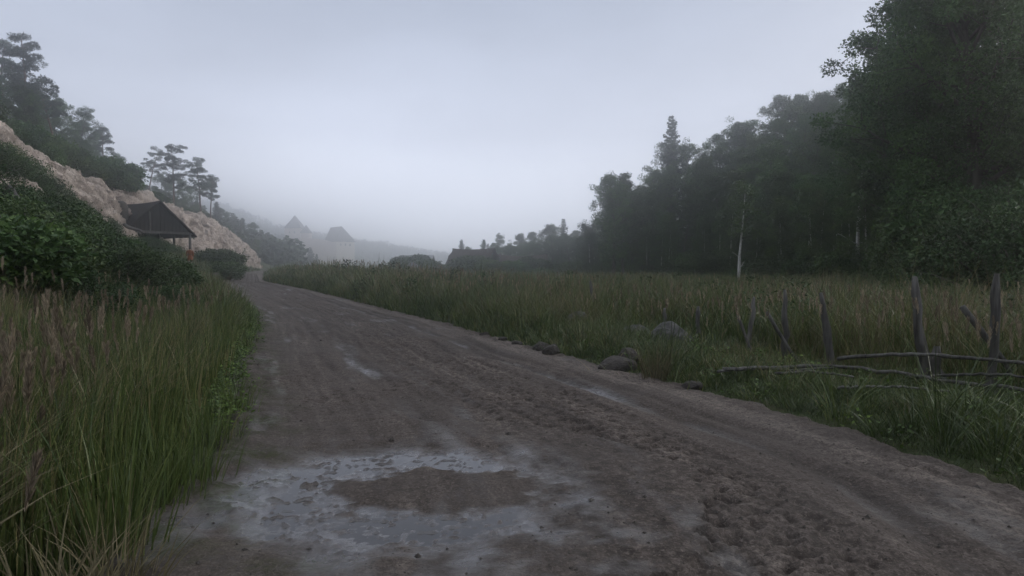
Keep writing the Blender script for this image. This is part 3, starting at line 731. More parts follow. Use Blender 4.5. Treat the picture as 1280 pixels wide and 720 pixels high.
b4 = birch('birch_lean', 64, H=9.5, Rc=1.3, base=0.5, limbs=12, per=30, r0=0.09)
o = put('leaning_birch', b4, on(1207, 33), 8.0, 'thin leaning birch in front of the great dark tree', 'birch tree'); o.rotation_euler = (0.0, -0.14, 0)
# the great near tree
big = broadleaf('great_tree', 71, H=19, Rc=4.7, base=0.2, limbs=56, leaf=0.17, per=230, r0=0.46, sub=7, crad=(0.55, 1.1), kt=12, prof=lambda t: 0.55 + 0.55 * math.sin(math.pi * min(1, 0.12 + 0.85 * t)))
put('great_tree', big, on(1222, 31), 18.5, 'great dark broadleaf tree whose crown runs out of the top of the picture', 'tree', rz=0.8)
big2 = broadleaf('tall_tree', 72, H=20, Rc=5.0, base=0.15, limbs=50, leaf=0.20, per=150, r0=0.4, sub=6, crad=(0.5, 1.05))
put('tall_tree', big2, on(1160, 41), 19.5, 'tall dark tree standing just behind the great tree towards the road', 'tree', rz=1.0)
put('tall_tree', big2, on(1112, 50), 18.5, 'tall dark tree where the high crowns step down to the hill forest', 'tree', rz=3.4)
put('dense_tree', big2, on(1325, 36), 20, 'dense dark tree at the picture edge behind the great tree', 'tree', rz=2.6)
put('forest_tree', BL[2], on(1165, 42), 17, LF, 'tree', G_F)
put('forest_tree', BL[0], on(1225, 45), 20, LF, 'tree', G_F)
put('forest_tree', BL[0], on(1290, 40), 17, LF, 'tree', G_F)
put('forest_tree', BL[1], on(1150, 46), 14, LF, 'tree', G_F)
put('forest_tree', BL[3], on(1085, 60), 15, LF, 'tree', G_F)
put('mid_birch', BI[0], on(1180, 40), 9, 'light leafy birch filling the gap beside the great tree', 'birch tree')

# bushes along the forest's foot and under the great tree
for n, (px, Y, h) in enumerate([(1160, 30, 3.4), (1190, 27, 2.6), (1225, 25, 3.2), (1255, 24, 3.8), (1290, 22, 3.6), (1205, 30, 4.4), (1250, 29, 5.0), (1285, 28, 5.2), (1140, 40, 2.6)]):
    put('leafy_shrub', [BU[0], BU[1], BD[0]][n % 3], on(px, Y), h, 'tall leafy shrub massed under the great dark tree', 'shrub', 'shrubs under the great tree')
for n in range(46):
    Y = np.interp(n / 45, [0, .3, .6, 1], [128, 100, 76, 44]) + r_.uniform(-2, 2); x = float(xe(Y)) - r_.uniform(-1.5, 3)
    put('edge_bush', BD[n % 2] if n % 3 else BU[n % 3], (x, Y, gzf(x, Y)), r_.uniform(1.4, 3.4), 'low dark bush where the meadow meets the forest', 'bush', 'bushes along the forest edge', wide=1.2)
# bushes round the barns and the far house
for px, py, Y, w, lab in ((517, 321, 112, 1.5, 'round dark bush in front of the grey-roofed house'), (592, 321, 100, 1.5, 'dark bush in front of the first thatched barn'), (612, 326, 98, 1.5, 'low dark bush between the two thatched barns'),
                          (640, 331, 104, 1.6, 'low bush under the long thatched roof'), (700, 331, 108, 1.6, 'bush beyond the long thatched barn'), (716, 328, 112, 1.5, 'dense bush where the meadow trees begin'), (757, 330, 112, 1.5, 'dark bush at the corner of the forest'),
                          (640, 327, 99, 1.4, 'dark bush standing before the middle of the long barn'), (665, 324, 104, 1.3, 'rounded bush at the far end of the long barn'), (578, 325, 101, 1.2, 'bush at the near corner of the first thatched barn'),
                          (550, 331, 108, 2.2, 'low shrub beside the grey-roofed house'), (673, 336, 100, 2.0, 'spreading low bush in the far meadow')):
    p = on(px, Y); put('meadow_bush', BD[int(px) % 2], p, max(1.2, CAM_Z + (HOR - py) / FPX * Y - p.z), lab, 'bush', wide=w)

# ------------------------------------------------------------------ bushes on the left bank
G_B = 'leafy bushes covering the roadside bank'
LBK = 'leafy green bush in the mass covering the roadside bank'
for px, py in ((-12, 176), (24, 198), (46, 208)): sky('bank_bush', BU[1], px, py, 22, 40, 2.3, LBK, 'bush', G_B)
sky('bank_bush', BW, 10, 184, 26, 40, 2.2, 'paler bright green bush crowning the top of the roadside bank', 'bush', wide=.75)
for n, (px, py) in enumerate([(-22, 178), (34, 209), (52, 218), (66, 229), (84, 240), (98, 245), (112, 256), (124, 264), (138, 273), (150, 284), (160, 292)]):
    sky('bank_bush', BU[n % 3], px, py, 15, 60, 2.0, LBK, 'bush', G_B, wide=1.15)
for n in range(120):
    Y = r_.uniform(11, 56); s = r_.uniform(-0.2, 7.5)
    x = float(foot(Y)) - s / 0.88
    px = 640 + 800 * x / Y
    if px < -70: continue
    zg = gzf(x, Y); lim = np.interp(px, [-60, 0, 34, 66, 98, 124, 150, 165, 190, 240, 290], [178, 190, 212, 234, 249, 267, 290, 297, 308, 330, 334]) + 8
    top = CAM_Z + (HOR - lim) / FPX * Y - zg
    h = (.80 if 20 < px < 200 else .9) * min(top, r_.uniform(0.9, 2.7) if s > 1.2 else r_.uniform(0.6, 1.2))
    if h < 0.55 or (Y < 16 and s < 1.0) or (222 < px < 256 and Y > 38): continue
    put('bank_bush', BU[n % 3] if n % 4 else BD[n % 2], (x, Y, zg), h, LBK, 'bush', G_B, wide=1.2)
for px, py, Y, lab, w in ((274, 305, 66, 'rounded dark bush beside the road bend near the person', 1.3), (259, 309, 67, 'dark bush between the person and the road bend', 1.2), (282, 322, 58, 'low bush at the very edge of the road bend', 1.4),
                          (208, 306, 60, 'low bush growing in front of the shed posts', 1.3), (190, 298, 60, 'leafy bush under the shed gable', 1.2), (172, 286, 61, 'leafy bush hiding the shed wall', 1.1)):
    p = on(px, Y); put('shed_bush', BD[0] if px > 240 else BU[1], p, (.8 if px > 240 else 1.0) * max(0.7, CAM_Z + (HOR - py) / FPX * Y - p.z), lab, 'bush', wide=w)
# ------------------------------------------------------------------ gable roofs and walls
def prism_roof(mb, w, d, ze, zt, over=0.35, th=0.14, y0=0.0, rough=0.02, sag=0.0, seed=1):
    """gable roof over x in +-w/2, y from y0 to y0+d, eaves at ze, ridge at zt: two thick uneven slopes"""
    sl = (zt - ze) / (w / 2); n, m = 13, 25
    ss, yy = np.meshgrid(np.linspace(0, 1, n), np.linspace(y0 - over, y0 + d + over, m))
    for sg in (-1, 1):
        x = sg * ss * (w / 2 + over); z = zt - ss * (w / 2 + over) * sl
        nz_ = rough * fbm(yy * 1.6 + sg * 9, ss * 5, seed, 3) * np.minimum(1, ss * 6) + rough * .5 * vnoise(yy * 6, ss * 2 + sg, seed + 3) * (ss > .9)
        z = z - sag * (1 - ((yy - y0 - d / 2) / (d / 2 + over)) ** 2) * (1 - ss) + nz_
        y = yy + rough * fbm(ss * 6, yy * .1 + sg * 3, seed + 7, 2)
        top, f = sheet(x, y, z); bot = top.copy(); bot[:, 2] -= th
        N = len(top); ring = np.concatenate([np.arange(n), np.arange(1, m) * n + n - 1, (m - 1) * n + np.arange(n - 2, -1, -1), np.arange(m - 2, 0, -1) * n])
        r2_ = np.roll(ring, -1)
        mb.add(np.vstack([top, bot]), np.vstack([f, f[:, ::-1] + N, np.stack([ring, r2_, r2_ + N, ring + N], 1)]))
def gable(mb, w, y, ze, zt, t=0.12):
    a = [(-w / 2, y, ze), (w / 2, y, ze), (0.02, y, zt), (-0.02, y, zt)]
    mb.add(a + [(x, yy + t, z) for x, yy, z in a], [[0, 1, 2, 3], [7, 6, 5, 4], [0, 4, 5, 1], [1, 5, 6, 2], [3, 2, 6, 7], [3, 7, 4, 0]])

def board_gable(mb, w, y, ze, zt, n=17, seed=2):
    r = np.random.default_rng(seed); xs = np.linspace(-w / 2, w / 2, n + 1)
    top = lambda x: max(ze + .03, zt - (zt - ze) * abs(x) / (w / 2))
    for a, b in zip(xs, xs[1:]):
        a += .012; b -= .012; o = r.uniform(-.02, .02); lo = ze - r.uniform(.0, .14)
        for x0, x1 in ([(a, b)] if a * b > 0 else [(a, -.001), (.001, b)]):
            f = [(x0, y + o, lo), (x1, y + o, lo), (x1, y + o, top(x1)), (x0, y + o, top(x0))]
            mb.add(f + [(p[0], p[1] + .05, p[2]) for p in f], [[0, 1, 2, 3], [7, 6, 5, 4], [0, 4, 5, 1], [1, 5, 6, 2], [3, 2, 6, 7], [3, 7, 4, 0]])

# the open shed on the bank, gable towards the road
sx, sy = ray(200, 300, 61).x, 61.0
sz = CAM_Z + (HOR - 251) / FPX * 61 - 5.35 * .93
shed = thing('shed', 'dark boarded gable shed open below its eaves, standing above the road bank', 'shed', (sx, sy, sz), R(57), scale=.93)
mb = MB(); prism_roof(mb, 7.0, 6.4, 2.2, 5.35, rough=.07, sag=.12); mb.obj('roof', MAT['wood_dark'], shed)
mb = MB(); board_gable(mb, 6.9, 0.14, 2.27, 5.20); mb.obj('gable_wall', MAT['wood_dark'], shed)
mb = MB(); mb.box((0, 0.02, 2.12), (7.5, 0.2, 0.24)); mb.box((0, 6.3, 2.12), (7.3, 0.2, 0.22)); mb.obj('beam', MAT['wood_old'], shed)
mb = MB(); mb.box((-0.9, 0.03, 3.2), (0.16, 0.1, 1.95)); mb.obj('gable_post', MAT['wood_old'], shed)
for px_ in (-3.3, 3.3):
    for py_ in (0.1, 3.2, 6.2):
        mb = MB(); mb.tube([(px_, py_, -2.6), (px_ + .03, py_, 0), (px_, py_, 2.0)], [.15, .14, .13], 8); mb.obj('post', MAT['wood_old'], shed, True)
mb = MB(); mb.box((-1.2, 3.4, 0.6), (3.6, 4.6, 3.0)); mb.obj('inner_wall', MAT['wood_dark'], shed)
mb = MB(); mb.tube([(-2.6, 2.2, -2.0), (-2.6, 2.2, 3.0), (-2.6, 2.2, 4.6), (-2.6, 2.2, 5.0), (-2.6, 2.2, 5.2)], [.74, .70, .64, .5, .22], 14); mb.obj('chimney', MAT['rock_brown'], shed, True)

# log lying on the bank, boards below the shed
def round_log(name, pts, rad, label, cat, mat='wood_old', k=9, group=None):
    pts = np.array(pts, float); o0 = pts[0].copy()
    n = 7; t = np.linspace(0, len(pts) - 1, n); P = np.stack([np.interp(t, range(len(pts)), pts[:, i]) for i in range(3)], 1) - o0
    P[1:-1] += np.random.default_rng(len(label)).normal(0, rad * 0.25, (n - 2, 3))
    mb = MB(); mb.tube(P, np.linspace(rad, rad * 0.72, n), k, jit=.07, r=np.random.default_rng(3))
    o = mb.obj(name, MAT[mat], None, True); o.location = o0
    return tag(o, label, cat, group)
a = on(14, 21); b = on(36, 20.2)
round_log('fallen_log', [(a.x, a.y, a.z + 1.65), (b.x, b.y, b.z + 1.2)], 0.10, 'pale fallen branch lying across the bushes high on the bank', 'log')
a = on(157, 58); b = on(180, 57)
round_log('fallen_beam', [(a.x, a.y, CAM_Z + (HOR - 281) / FPX * 58), (b.x, b.y, CAM_Z + (HOR - 291) / FPX * 57)], 0.16, 'grey beam lying among the bushes below the shed', 'beam')

# ------------------------------------------------------------------ grey-roofed open house and the thatched barns
def lean_posts(root, w, d, h, mat='wood_old', y0=0.0):
    for px_ in (-w / 2, w / 2):
        for py_ in (y0, y0 + d):
            mb = MB(); mb.tube([(px_, py_, -1.2), (px_, py_, h)], [.13, .12], 7); mb.obj('post', MAT[mat], root, True)
Y = 128; c = on(521, Y)
hs = thing('farmhouse', 'small house with pale grey shingle roof behind a round bush', 'house', (c.x, Y, CAM_Z + (HOR - 335) / FPX * Y - 1.0), R(78))
mb = MB(); prism_roof(mb, 5.4, 6.4, 1.1, 3.55, y0=-3.2); mb.obj('roof', MAT['shingle'], hs)
mb = MB(); mb.box((-0.6, -.6, -0.3), (3.6, 5.0, 2.6)); mb.obj('wall', MAT['wood_dark'], hs)
mb = MB(); gable(mb, 5.2, -3.2, 1.1, 3.42); mb.obj('gable_wall', MAT['wood_dark'], hs)
mb = MB(); gable(mb, 5.2, 3.05, 1.1, 3.42); mb.obj('gable_wall', MAT['wood_dark'], hs)
lean_posts(hs, 5.2, 6.2, 1.1, y0=-3.1)
Y = 112; c = on(592, Y)
h1 = thing('thatched_barn', 'thatched barn with steep brown roof behind bushes, nearer the grey-roofed house', 'barn', (c.x, Y, 0.2), R(62))
mb = MB(); prism_roof(mb, 6.6, 7.5, 1.3, 5.0, .5, .3, -3.7, .22, .25, 5); mb.obj('roof', MAT['thatch'], h1)
mb = MB(); mb.box((0, 0, .4), (6.0, 7.2, 2.2)); mb.obj('wall', MAT['wood_dark'], h1)
mb = MB(); gable(mb, 6.2, -3.65, 1.45, 4.7); mb.obj('gable_wall', MAT['wood_dark'], h1)
mb = MB(); gable(mb, 6.2, 3.5, 1.45, 4.7); mb.obj('gable_wall', MAT['wood_dark'], h1)
mb = MB(); mb.tube([(-2.0, -4.0, 4.0), (-2.2, -4.2, 5.6)], [.12, .09], 6); mb.obj('gable_horn', MAT['wood_old'], h1)
Y = 118; c = on(652, Y)
h2 = thing('long_barn', 'long low barn under a sagging brown thatched roof at the forest corner', 'barn', (c.x, Y, 0.0), R(84))
mb = MB(); prism_roof(mb, 6.4, 8.6, 1.7, 4.3, .5, .3, -4.3, .26, .45, 9); mb.obj('roof', MAT['thatch'], h2)
mb = MB(); mb.box((0, 0, .6), (5.8, 8.2, 2.4)); mb.obj('wall', MAT['wood_dark'], h2)
mb = MB(); gable(mb, 6.0, -4.25, 1.85, 4.05); mb.obj('gable_wall', MAT['wood_dark'], h2)
mb = MB(); gable(mb, 6.0, 4.1, 1.85, 4.05); mb.obj('gable_wall', MAT['wood_dark'], h2)
mb = MB(); mb.box((3.05, 1.0, .9), (.12, 1.6, 1.9)); mb.obj('door', MAT['wood_old'], h2)
a = ray(619, 331, 106); b = ray(626, 317, 106)
round_log('leaning_pole', [(a.x, a.y, gzf(a.x, a.y)), (b.x, b.y, b.z)], 0.12, 'pole leaning up between the two thatched barns', 'pole')

# ------------------------------------------------------------------ the castle on its hill
Y = 480.0
cs_ = thing('castle', 'misty hilltop castle with pointed tower, turret, curtain wall and steep-roofed hall', 'castle', (0, 0, 0))
def pyr(mb, c, w, z0, z1, over=.8, d=None):
    d = d or w; x, y = w / 2 + over, d / 2 + over
    mb.add([(c[0] - x, c[1] - y, z0), (c[0] + x, c[1] - y, z0), (c[0] + x, c[1] + y, z0), (c[0] - x, c[1] + y, z0), (c[0] - .1, c[1], z1), (c[0] + .1, c[1], z1)],
           [[0, 1, 5, 4], [1, 2, 5, 5], [2, 3, 4, 5], [3, 0, 4, 4], [3, 2, 1, 0]])
def Z(py): return CAM_Z + (HOR - py) / FPX * Y
def X(px): return (px - 640) / FPX * Y
def cpart(name, mat, fn):
    m2 = MB(); fn(m2); return m2.obj(name, MAT[mat], cs_)
def wbox(x0, x1, zt, dep, yy, zb=2): return lambda m2: m2.box(((x0 + x1) / 2, yy, (zt + zb) / 2), (x1 - x0, dep, zt - zb))
cpart('tower_wall', 'castle_stone', wbox(X(359.5), X(378.5), Z(285), 11, Y))
cpart('tower_roof', 'tile', lambda m2: pyr(m2, (X(369.5), Y), X(378.5) - X(360), Z(286), Z(269)))
cpart('turret_wall', 'castle_stone', wbox(X(379.5), X(390), Z(291.5), 6, Y - 2.5))
cpart('turret_roof', 'tile', lambda m2: pyr(m2, (X(384.7), Y - 2.5), X(390) - X(379.5), Z(292), Z(281.5), .5))
def curtain(m2):
    pts = [(X(360), Y - 5.6, Z(303)), (X(390), Y - 6.3, Z(298.5)), (X(408), Y - 6.3, Z(300)), (X(423), Y - 6.3, Z(304))]
    for (x0, y0, z0), (x1, y1, z1) in zip(pts, pts[1:]):
        m2.add([(x0, y0, 0), (x1, y1, 0), (x1, y1, z1), (x0, y0, z0), (x0, y0 + 1.3, 0), (x1, y1 + 1.3, 0), (x1, y1 + 1.3, z1), (x0, y0 + 1.3, z0)], [[0, 1, 2, 3], [7, 6, 5, 4], [3, 2, 6, 7]])
cpart('curtain_wall', 'castle_stone', curtain)
hall = [(X(404), Y + 5), (X(423), Y - 5), (X(443), Y + 1.3), (X(424), Y + 11.3)]
def hallw(m2):
    v = [(x, y, 0) for x, y in hall] + [(x, y, Z(302.2)) for x, y in hall]
    m2.add(v, [[0, 1, 5, 4], [1, 2, 6, 5], [2, 3, 7, 6], [3, 0, 4, 7], [4, 5, 6, 7]])
hw = cpart('hall_wall', 'plaster', hallw)
def hallr(m2):
    cx, cy_ = np.mean([p[0] for p in hall]), np.mean([p[1] for p in hall])
    e = [(cx + (x - cx) * 1.09, cy_ + (y - cy_) * 1.09, Z(302.6)) for x, y in hall]
    r1 = (X(411), Y + 5.6, Z(284)); r2 = (X(428), Y - .6, Z(283))
    m2.add(e + [r1, r2], [[0, 1, 5, 4], [1, 2, 5, 5], [2, 3, 4, 5], [3, 0, 4, 4], [3, 2, 1, 0]])
cpart('hall_roof', 'tile', hallr)
for k in range(3):
    t = 0.25 + 0.25 * k
    x = hall[1][0] + (hall[2][0] - hall[1][0]) * t; y = hall[1][1] + (hall[2][1] - hall[1][1]) * t
    cpart('window', 'opening', lambda m2: m2.box((x, y - .1, Z(306)), (.85, .5, 1.5), math.atan2(10, 18)))
for k in range(2):
    x, y = X(366 + 6 * k), Y - 5.6
    cpart('window', 'opening', lambda m2: m2.box((x, y, Z(291)), (.7, .5, 1.5)))

# far wooded ridges: nobody could count these
r2 = np.random.default_rng(77); mb = MB(); P = []; 
yy = r2.uniform(640, 880, 2600); uu = r2.uniform(-0.62, 0.22, 2600); xx = uu * yy; P.append(np.stack([xx, yy, gz(xx, yy)], 1))
yy = r2.uniform(430, 540, 420); xx = r2.uniform(-328, -163, 420) * yy / 480; k_ = (xx / yy * 800 + 640 < 356); P.append(np.stack([xx, yy, gz(xx, yy)], 1)[k_])
yy = r2.uniform(190, 520, 2400); uu = -0.335 - r2.random(2400) ** 1.2 * .3; xx = uu * yy; P.append(np.stack([xx, yy, gz(xx, yy)], 1))
P = np.vstack(P); n = len(P); per = 46; hh = r2.uniform(6.5, 12, n) * np.where(P[:, 1] < 425, .8, 1); idx = np.repeat(np.arange(n), per)
t = r2.uniform(0.05, 1, len(idx)); con = (r2.random(n) < .5)[idx]
rw = np.where(con, (1 - t) * .24 + .02, .27 * np.sin(np.pi * np.clip(t, .12, .97)) ** .6) * hh[idx]; az = r2.uniform(0, 6.283, len(idx))
C = P[idx] + np.stack([np.cos(az) * rw, np.sin(az) * rw, t * hh[idx]], 1)
ax = np.stack([np.cos(az), np.sin(az), r2.normal(0, .5, len(idx))], 1); L = hh[idx] * r2.uniform(.12, .26, len(idx))
mb.leaves(C, ax, unit(r2, len(idx)) + np.array([0, 0, .6]), L, L * .75, r2.random(len(idx)))
kind(mb.obj('far_woods', MAT['far_leaf']), 'stuff', 'woods fading into mist on the far ridges')

# ------------------------------------------------------------------ the person by the road bend
PY = 57.0
pp = on(238, PY)
per_ = thing('person', 'person in a rust-orange tunic and pale hose standing by the road bend', 'person', (pp.x, pp.y, pp.z - 0.01), R(200))
def skin_body():
    me = bpy.data.meshes.new('body'); V, E, Rd = [], [], []
    def add(p, r_, parent=None):
        V.append(p); Rd.append(r_ if isinstance(r_, tuple) else (r_, r_))
        if parent is not None: E.append((parent, len(V) - 1))
        return len(V) - 1
    pel = add((0, 0, .94), (.135, .10)); wa = add((0, .005, 1.10), (.125, .095), pel); ch = add((0, 0, 1.29), (.155, .105), wa); nk0 = add((0, .005, 1.43), (.075, .07), ch)
    nk = add((0, .0, 1.49), .052, nk0); jaw = add((0, -.015, 1.56), (.066, .075), nk); hd = add((0, .0, 1.635), (.078, .095), jaw); top = add((0, .005, 1.70), (.060, .075), hd)
    nose = add((0, -.105, 1.615), .012, hd)
    for s in (-1, 1):
        hp = add((s * .095, 0, .88), .095, pel); kn = add((s * .105, -.015, .50), .058, hp); an = add((s * .11, .015, .09), .040, kn); toe = add((s * .125, -.14, .035), (.040, .030), an)
        add((s * .11, .05, .035), .035, an); add((s * .085, .01, 1.625), .016, hd)
        sh = add((s * .185, .0, 1.38), .060, ch); el = add((s * .25, .02, 1.10), .043, sh); wr = add((s * .25, -.06, .87), .029, el); pm = add((s * .245, -.08, .80), (.034, .018), wr)
        for f, (dy, L) in enumerate(((-.03, .075), (-.01, .085), (.01, .08), (.03, .062))):
            k1 = add((s * .242, -.085 + dy * .8, .755), .0085, pm); add((s * .235, -.095 + dy, .755 - L * .8), .007, k1)
        t1 = add((s * .235, -.125, .80), .010, pm); add((s * .23, -.135, .755), .008, t1)
    me.from_pydata(V, E, []); o = link('body', me, per_)
    o.modifiers.new('Skin', 'SKIN')
    for i, r_ in enumerate(Rd): me.skin_vertices[0].data[i].radius = r_
    me.skin_vertices[0].data[0].use_root = True
    s2 = o.modifiers.new('Sub', 'SUBSURF'); s2.levels = s2.render_levels = 2
    me.materials.append(MAT['skin'])
skin_body()
def lathe(mb, prof, k=18):
    a = np.arange(k) * 2 * math.pi / k
    v = np.array([[cx + rx * math.cos(t), cy + ry * math.sin(t) * 1, z] for (z, rx, ry, cx, cy) in prof for t in a])
    i = np.arange(len(prof) - 1)[:, None] * k; j = np.arange(k)[None, :]; j2 = (j + 1) % k
    mb.add(v, np.stack([i + j, i + j2, i + k + j2, i + k + j], -1).reshape(-1, 4))
mb = MB(); lathe(mb, [(.50, .235, .19, 0, 0), (.52, .24, .195, 0, 0), (.72, .215, .17, 0, 0), (.95, .175, .14, 0, 0), (1.06, .158, .125, 0, 0), (1.2, .178, .135, 0, 0), (1.33, .20, .13, 0, 0), (1.41, .17, .10, 0, 0), (1.455, .085, .075, 0, 0)])
for s in (-1, 1): mb.tube([(s * .16, 0, 1.39), (s * .215, .005, 1.28), (s * .255, .02, 1.10), (s * .255, -.04, .93)], [.085, .078, .065, .052], 10, False)
mb.obj('tunic', MAT['cloth_orange'], per_, True)
mb = MB(); lathe(mb, [(1.035, .168, .135, 0, 0), (1.04, .172, .139, 0, 0), (1.075, .170, .137, 0, 0), (1.08, .164, .131, 0, 0)]); mb.obj('belt', MAT['leather'], per_, True)
for s in (-1, 1):
    mb = MB(); mb.tube([(s * .095, 0, .86), (s * .105, -.015, .50), (s * .11, .015, .10)], [.108, .070, .052], 10, False); mb.obj('hose', MAT['hose'], per_, True)
    mb = MB(); mb.tube([(s * .11, .085, .05), (s * .112, .02, .06), (s * .12, -.10, .045), (s * .127, -.18, .032)], [.035, .052, .048, .03], 10); mb.obj('shoe', MAT['leather'], per_, True)
mb = MB(); lathe(mb, [(1.54, .062, .045, 0, .055), (1.60, .09, .075, 0, .04), (1.66, .098, .098, 0, .018), (1.72, .083, .092, 0, .01), (1.765, .045, .05, 0, .01), (1.775, .005, .005, 0, .01)], 16); mb.obj('hair', MAT['hair'], per_, True)
mb = MB()
for s in (-1, 1): mb.box((s * .032, -.088, 1.637), (.02, .01, .010))
mb.obj('eyes', MAT['hair'], per_)

# ------------------------------------------------------------------ rocks
def rock_mesh(name, seed, mat, n=4):
    bm = bmesh.new(); bmesh.ops.create_icosphere(bm, subdivisions=n, radius=1.0)
    r = np.random.default_rng(seed); planes = unit(r, 11)
    for v in bm.verts:
        c = np.array(v.co)
        for p in planes:
            d = c @ p - 0.72
            if d > 0: c = c - p * d * 0.85
        q = 1 + .10 * float(fbm(np.array([c[0] * 1.7 + seed]), np.array([c[1] * 1.7 + c[2] * 1.3]), seed, 4)[0]) + .03 * float(vnoise(np.array([c[0] * 6 + c[2] * 4]), np.array([c[1] * 6]), seed)[0])
        v.co = c * q
    me = bpy.data.meshes.new(name); bm.to_mesh(me); bm.free()
    me.polygons.foreach_set('use_smooth', [True] * len(me.polygons)); me.materials.append(MAT[mat]); return me
RK = [rock_mesh('rock_%d' % i, 100 + i, 'rock' if i < 3 else 'rock_brown') for i in range(6)]
ROCKS = []
def rock(px, py, Y, w, h, v, label, name='rock', sink=0.35, group=None, dz=None):
    if Y < 30:                                        # stand it where the ground really shows at that row
        ys = np.linspace(max(4, Y - 6), Y + 6, 240); pr_ = HOR + (CAM_Z - gz((px - 640) / FPX * ys, ys)) * FPX / ys
        hp = (0.5 - sink) * h * FPX / Y; Y2 = float(ys[np.argmin(np.abs(pr_ - (py + hp)))]); w *= Y2 / Y; h *= Y2 / Y; Y = Y2
    x = (px - 640) / FPX * Y; g = gzf(x, Y)
    if float(xl(Y)) < x < float(xr(Y)): g = float(zr(Y))
    if Y < 20: ROCKS.append((x, Y, w))
    o = link(name, RK[v]); o.scale = (w / 2, w / 2 * rng.uniform(.7, .95), h / 2); o.rotation_euler = (rng.normal(0, .1), rng.normal(0, .1), rng.uniform(0, 6.28))
    o.location = (x, Y, g + h * (0.5 - sink)); return tag(o, label, 'rock', group)
rock(838, 425, 14.6, 1.05, .85, 0, 'biggest boulder, pale and rounded, half in the roadside grass', 'boulder', .38)
rock(722, 408, 17.6, .95, .85, 1, 'rounded boulder in the grass beside the tall thin fence post', 'boulder', .4)
rock(795, 420, 15.4, .8, .55, 2, 'low grey boulder between the two roadside boulders', 'boulder', .4)
rock(786, 448, 12.6, .7, .5, 4, 'squat stone in the verge below the biggest boulder', 'boulder', .3)
rock(677, 437, 13.35, .42, .38, 4, 'small pale stone at the road edge, left one of a close pair')
rock(690, 444, 12.75, .40, .36, 3, 'small muddy stone at the road edge, right one of a close pair')
rock(770, 459, 11.2, .75, .42, 4, 'wide flat stone lying on the edge of the road')
rock(628, 427, 14.9, .28, .18, 5, 'lowest stone in the mud where the verge turns away')
rock(646, 433, 14.2, .34, .2, 3, 'muddy stone between the close pair and the far verge stones')
rock(606, 421, 15.9, .30, .2, 4, 'muddy stone farthest along the road verge')
rock(866, 484, 9.3, .42, .22, 5, 'flat stone half sunk in the verge beside the dry grass tuft')
rock(517, 340, 95, 3.4, 2.6, 1, 'pale boulder in the meadow in front of the grey-roofed house', 'boulder', .2)
rock(34, 374, 11.0, .70, .62, 2, 'blue-grey boulder hidden in tall grass at the foot of the bank', 'boulder', .1)
rock(2, 372, 12, .8, .7, 1, 'dark boulder at the picture edge at the foot of the bank', 'boulder', .15)
for px, py, Y, w, h, v, lab in ((204, 318, 54, .9, .7, 1, 'upper stone of the heap below the shed'), (197, 322, 52, .8, .6, 0, 'left stone of the heap below the shed'), (212, 323, 52, 1.0, .6, 2, 'right stone of the heap below the shed'), (226, 328, 50, 1.5, 1.0, 3, 'broad grey stone beside the road under the person'), (246, 332, 52, 1.4, 1.0, 4, 'stone set in the bank nearest the road bend'), (268, 335, 56, 1.3, 1.0, 3, 'last bank stone before the road bends out of sight')):
    rock(px, py, Y, w, h, v, lab, sink=.25)

# ------------------------------------------------------------------ the tumbledown fence
def pole_pts(px0, py0, Y0, px1, py1, Y1): return ray(px0, py0, Y0), ray(px1, py1, Y1)
def post_mesh(name, px, pytop, Y, rad, lean_px, parent=None, loc0=None, seed=0):
    r = np.random.default_rng(seed); top = ray(px, pytop, Y)
    b = Vector(((px + lean_px - 640) / FPX * Y, Y, 0)); b.z = gzf(b.x, Y) - .35
    n = 9; t = np.linspace(0, 1, n)[:, None]; P = np.array(b)[None] * (1 - t) + np.array(top)[None] * t
    P[1:-1] += r.normal(0, rad * .24, (n - 2, 3)) * [1, 1, 0]
    rd = rad * np.linspace(1.12, .80, n) * (1 + r.normal(0, .08, n)); rd[-1] *= .55
    mb = MB(); mb.tube(P - (np.array(loc0) if loc0 is not None else np.array(b)), rd, 11, jit=.10, r=r)
    o = mb.obj(name, MAT['wood_old'], parent, True)
    if parent is None: o.location = b
    return o
f0 = Vector((5.4, 8.6, gzf(5.4, 8.6)))
fence = thing('fence', 'tumbledown wooden fence of weathered posts and crooked rails beside the road', 'fence', f0)
for n, (px, py, Y, rad, lp) in enumerate(((1143, 346, 8.7, .068, 22), (1246, 342, 7.6, .056, -3), (1026, 366, 10.0, .060, 22), (981, 362, 11.0, .048, 2), (943, 371, 12.0, .046, -10), (1173, 433, 8.5, .075, 6))):
    post_mesh('post', px, py, Y, rad, lp, fence, f0, n)
def rail(pts, rad, seed):
    r = np.random.default_rng(seed); P = np.array([ray(*p) for p in pts]); n = 22
    t = np.linspace(0, len(P) - 1, n); Q = np.stack([np.interp(t, range(len(P)), P[:, i]) for i in range(3)], 1)
    k = np.array([.25, .5, .25]); 
    for i in range(3): Q[1:-1, i] = np.convolve(Q[:, i], k, 'valid')
    Q[1:-1] += r.normal(0, rad * .3, (n - 2, 3))
    mb = MB(); mb.tube(Q - np.array(f0), np.linspace(rad, rad * .7, n) * (1 + r.normal(0, .07, n)), 8, jit=.06, r=r)
    mb.obj('rail', MAT['wood_old'], fence, True)
rail([(1049, 449, 9.6), (1088, 445, 9.2), (1147, 443, 8.6), (1222, 448, 7.7), (1310, 458, 7.0)], .030, 1)
rail([(905, 462, 9.07), (967, 461, 9.14), (1026, 457, 9.3), (1080, 462, 9.0), (1138, 468, 8.6), (1172, 476, 8.15), (1234, 484, 7.6), (1310, 490, 7.1)], .030, 2)
rail([(898, 465, 9.0), (938, 459, 9.3), (1000, 464, 9.0), (1050, 459, 9.2)], .022, 7)
rail([(1120, 476, 8.9), (1180, 470, 8.2), (1250, 468, 7.4), (1310, 474, 6.9)], .020, 8)
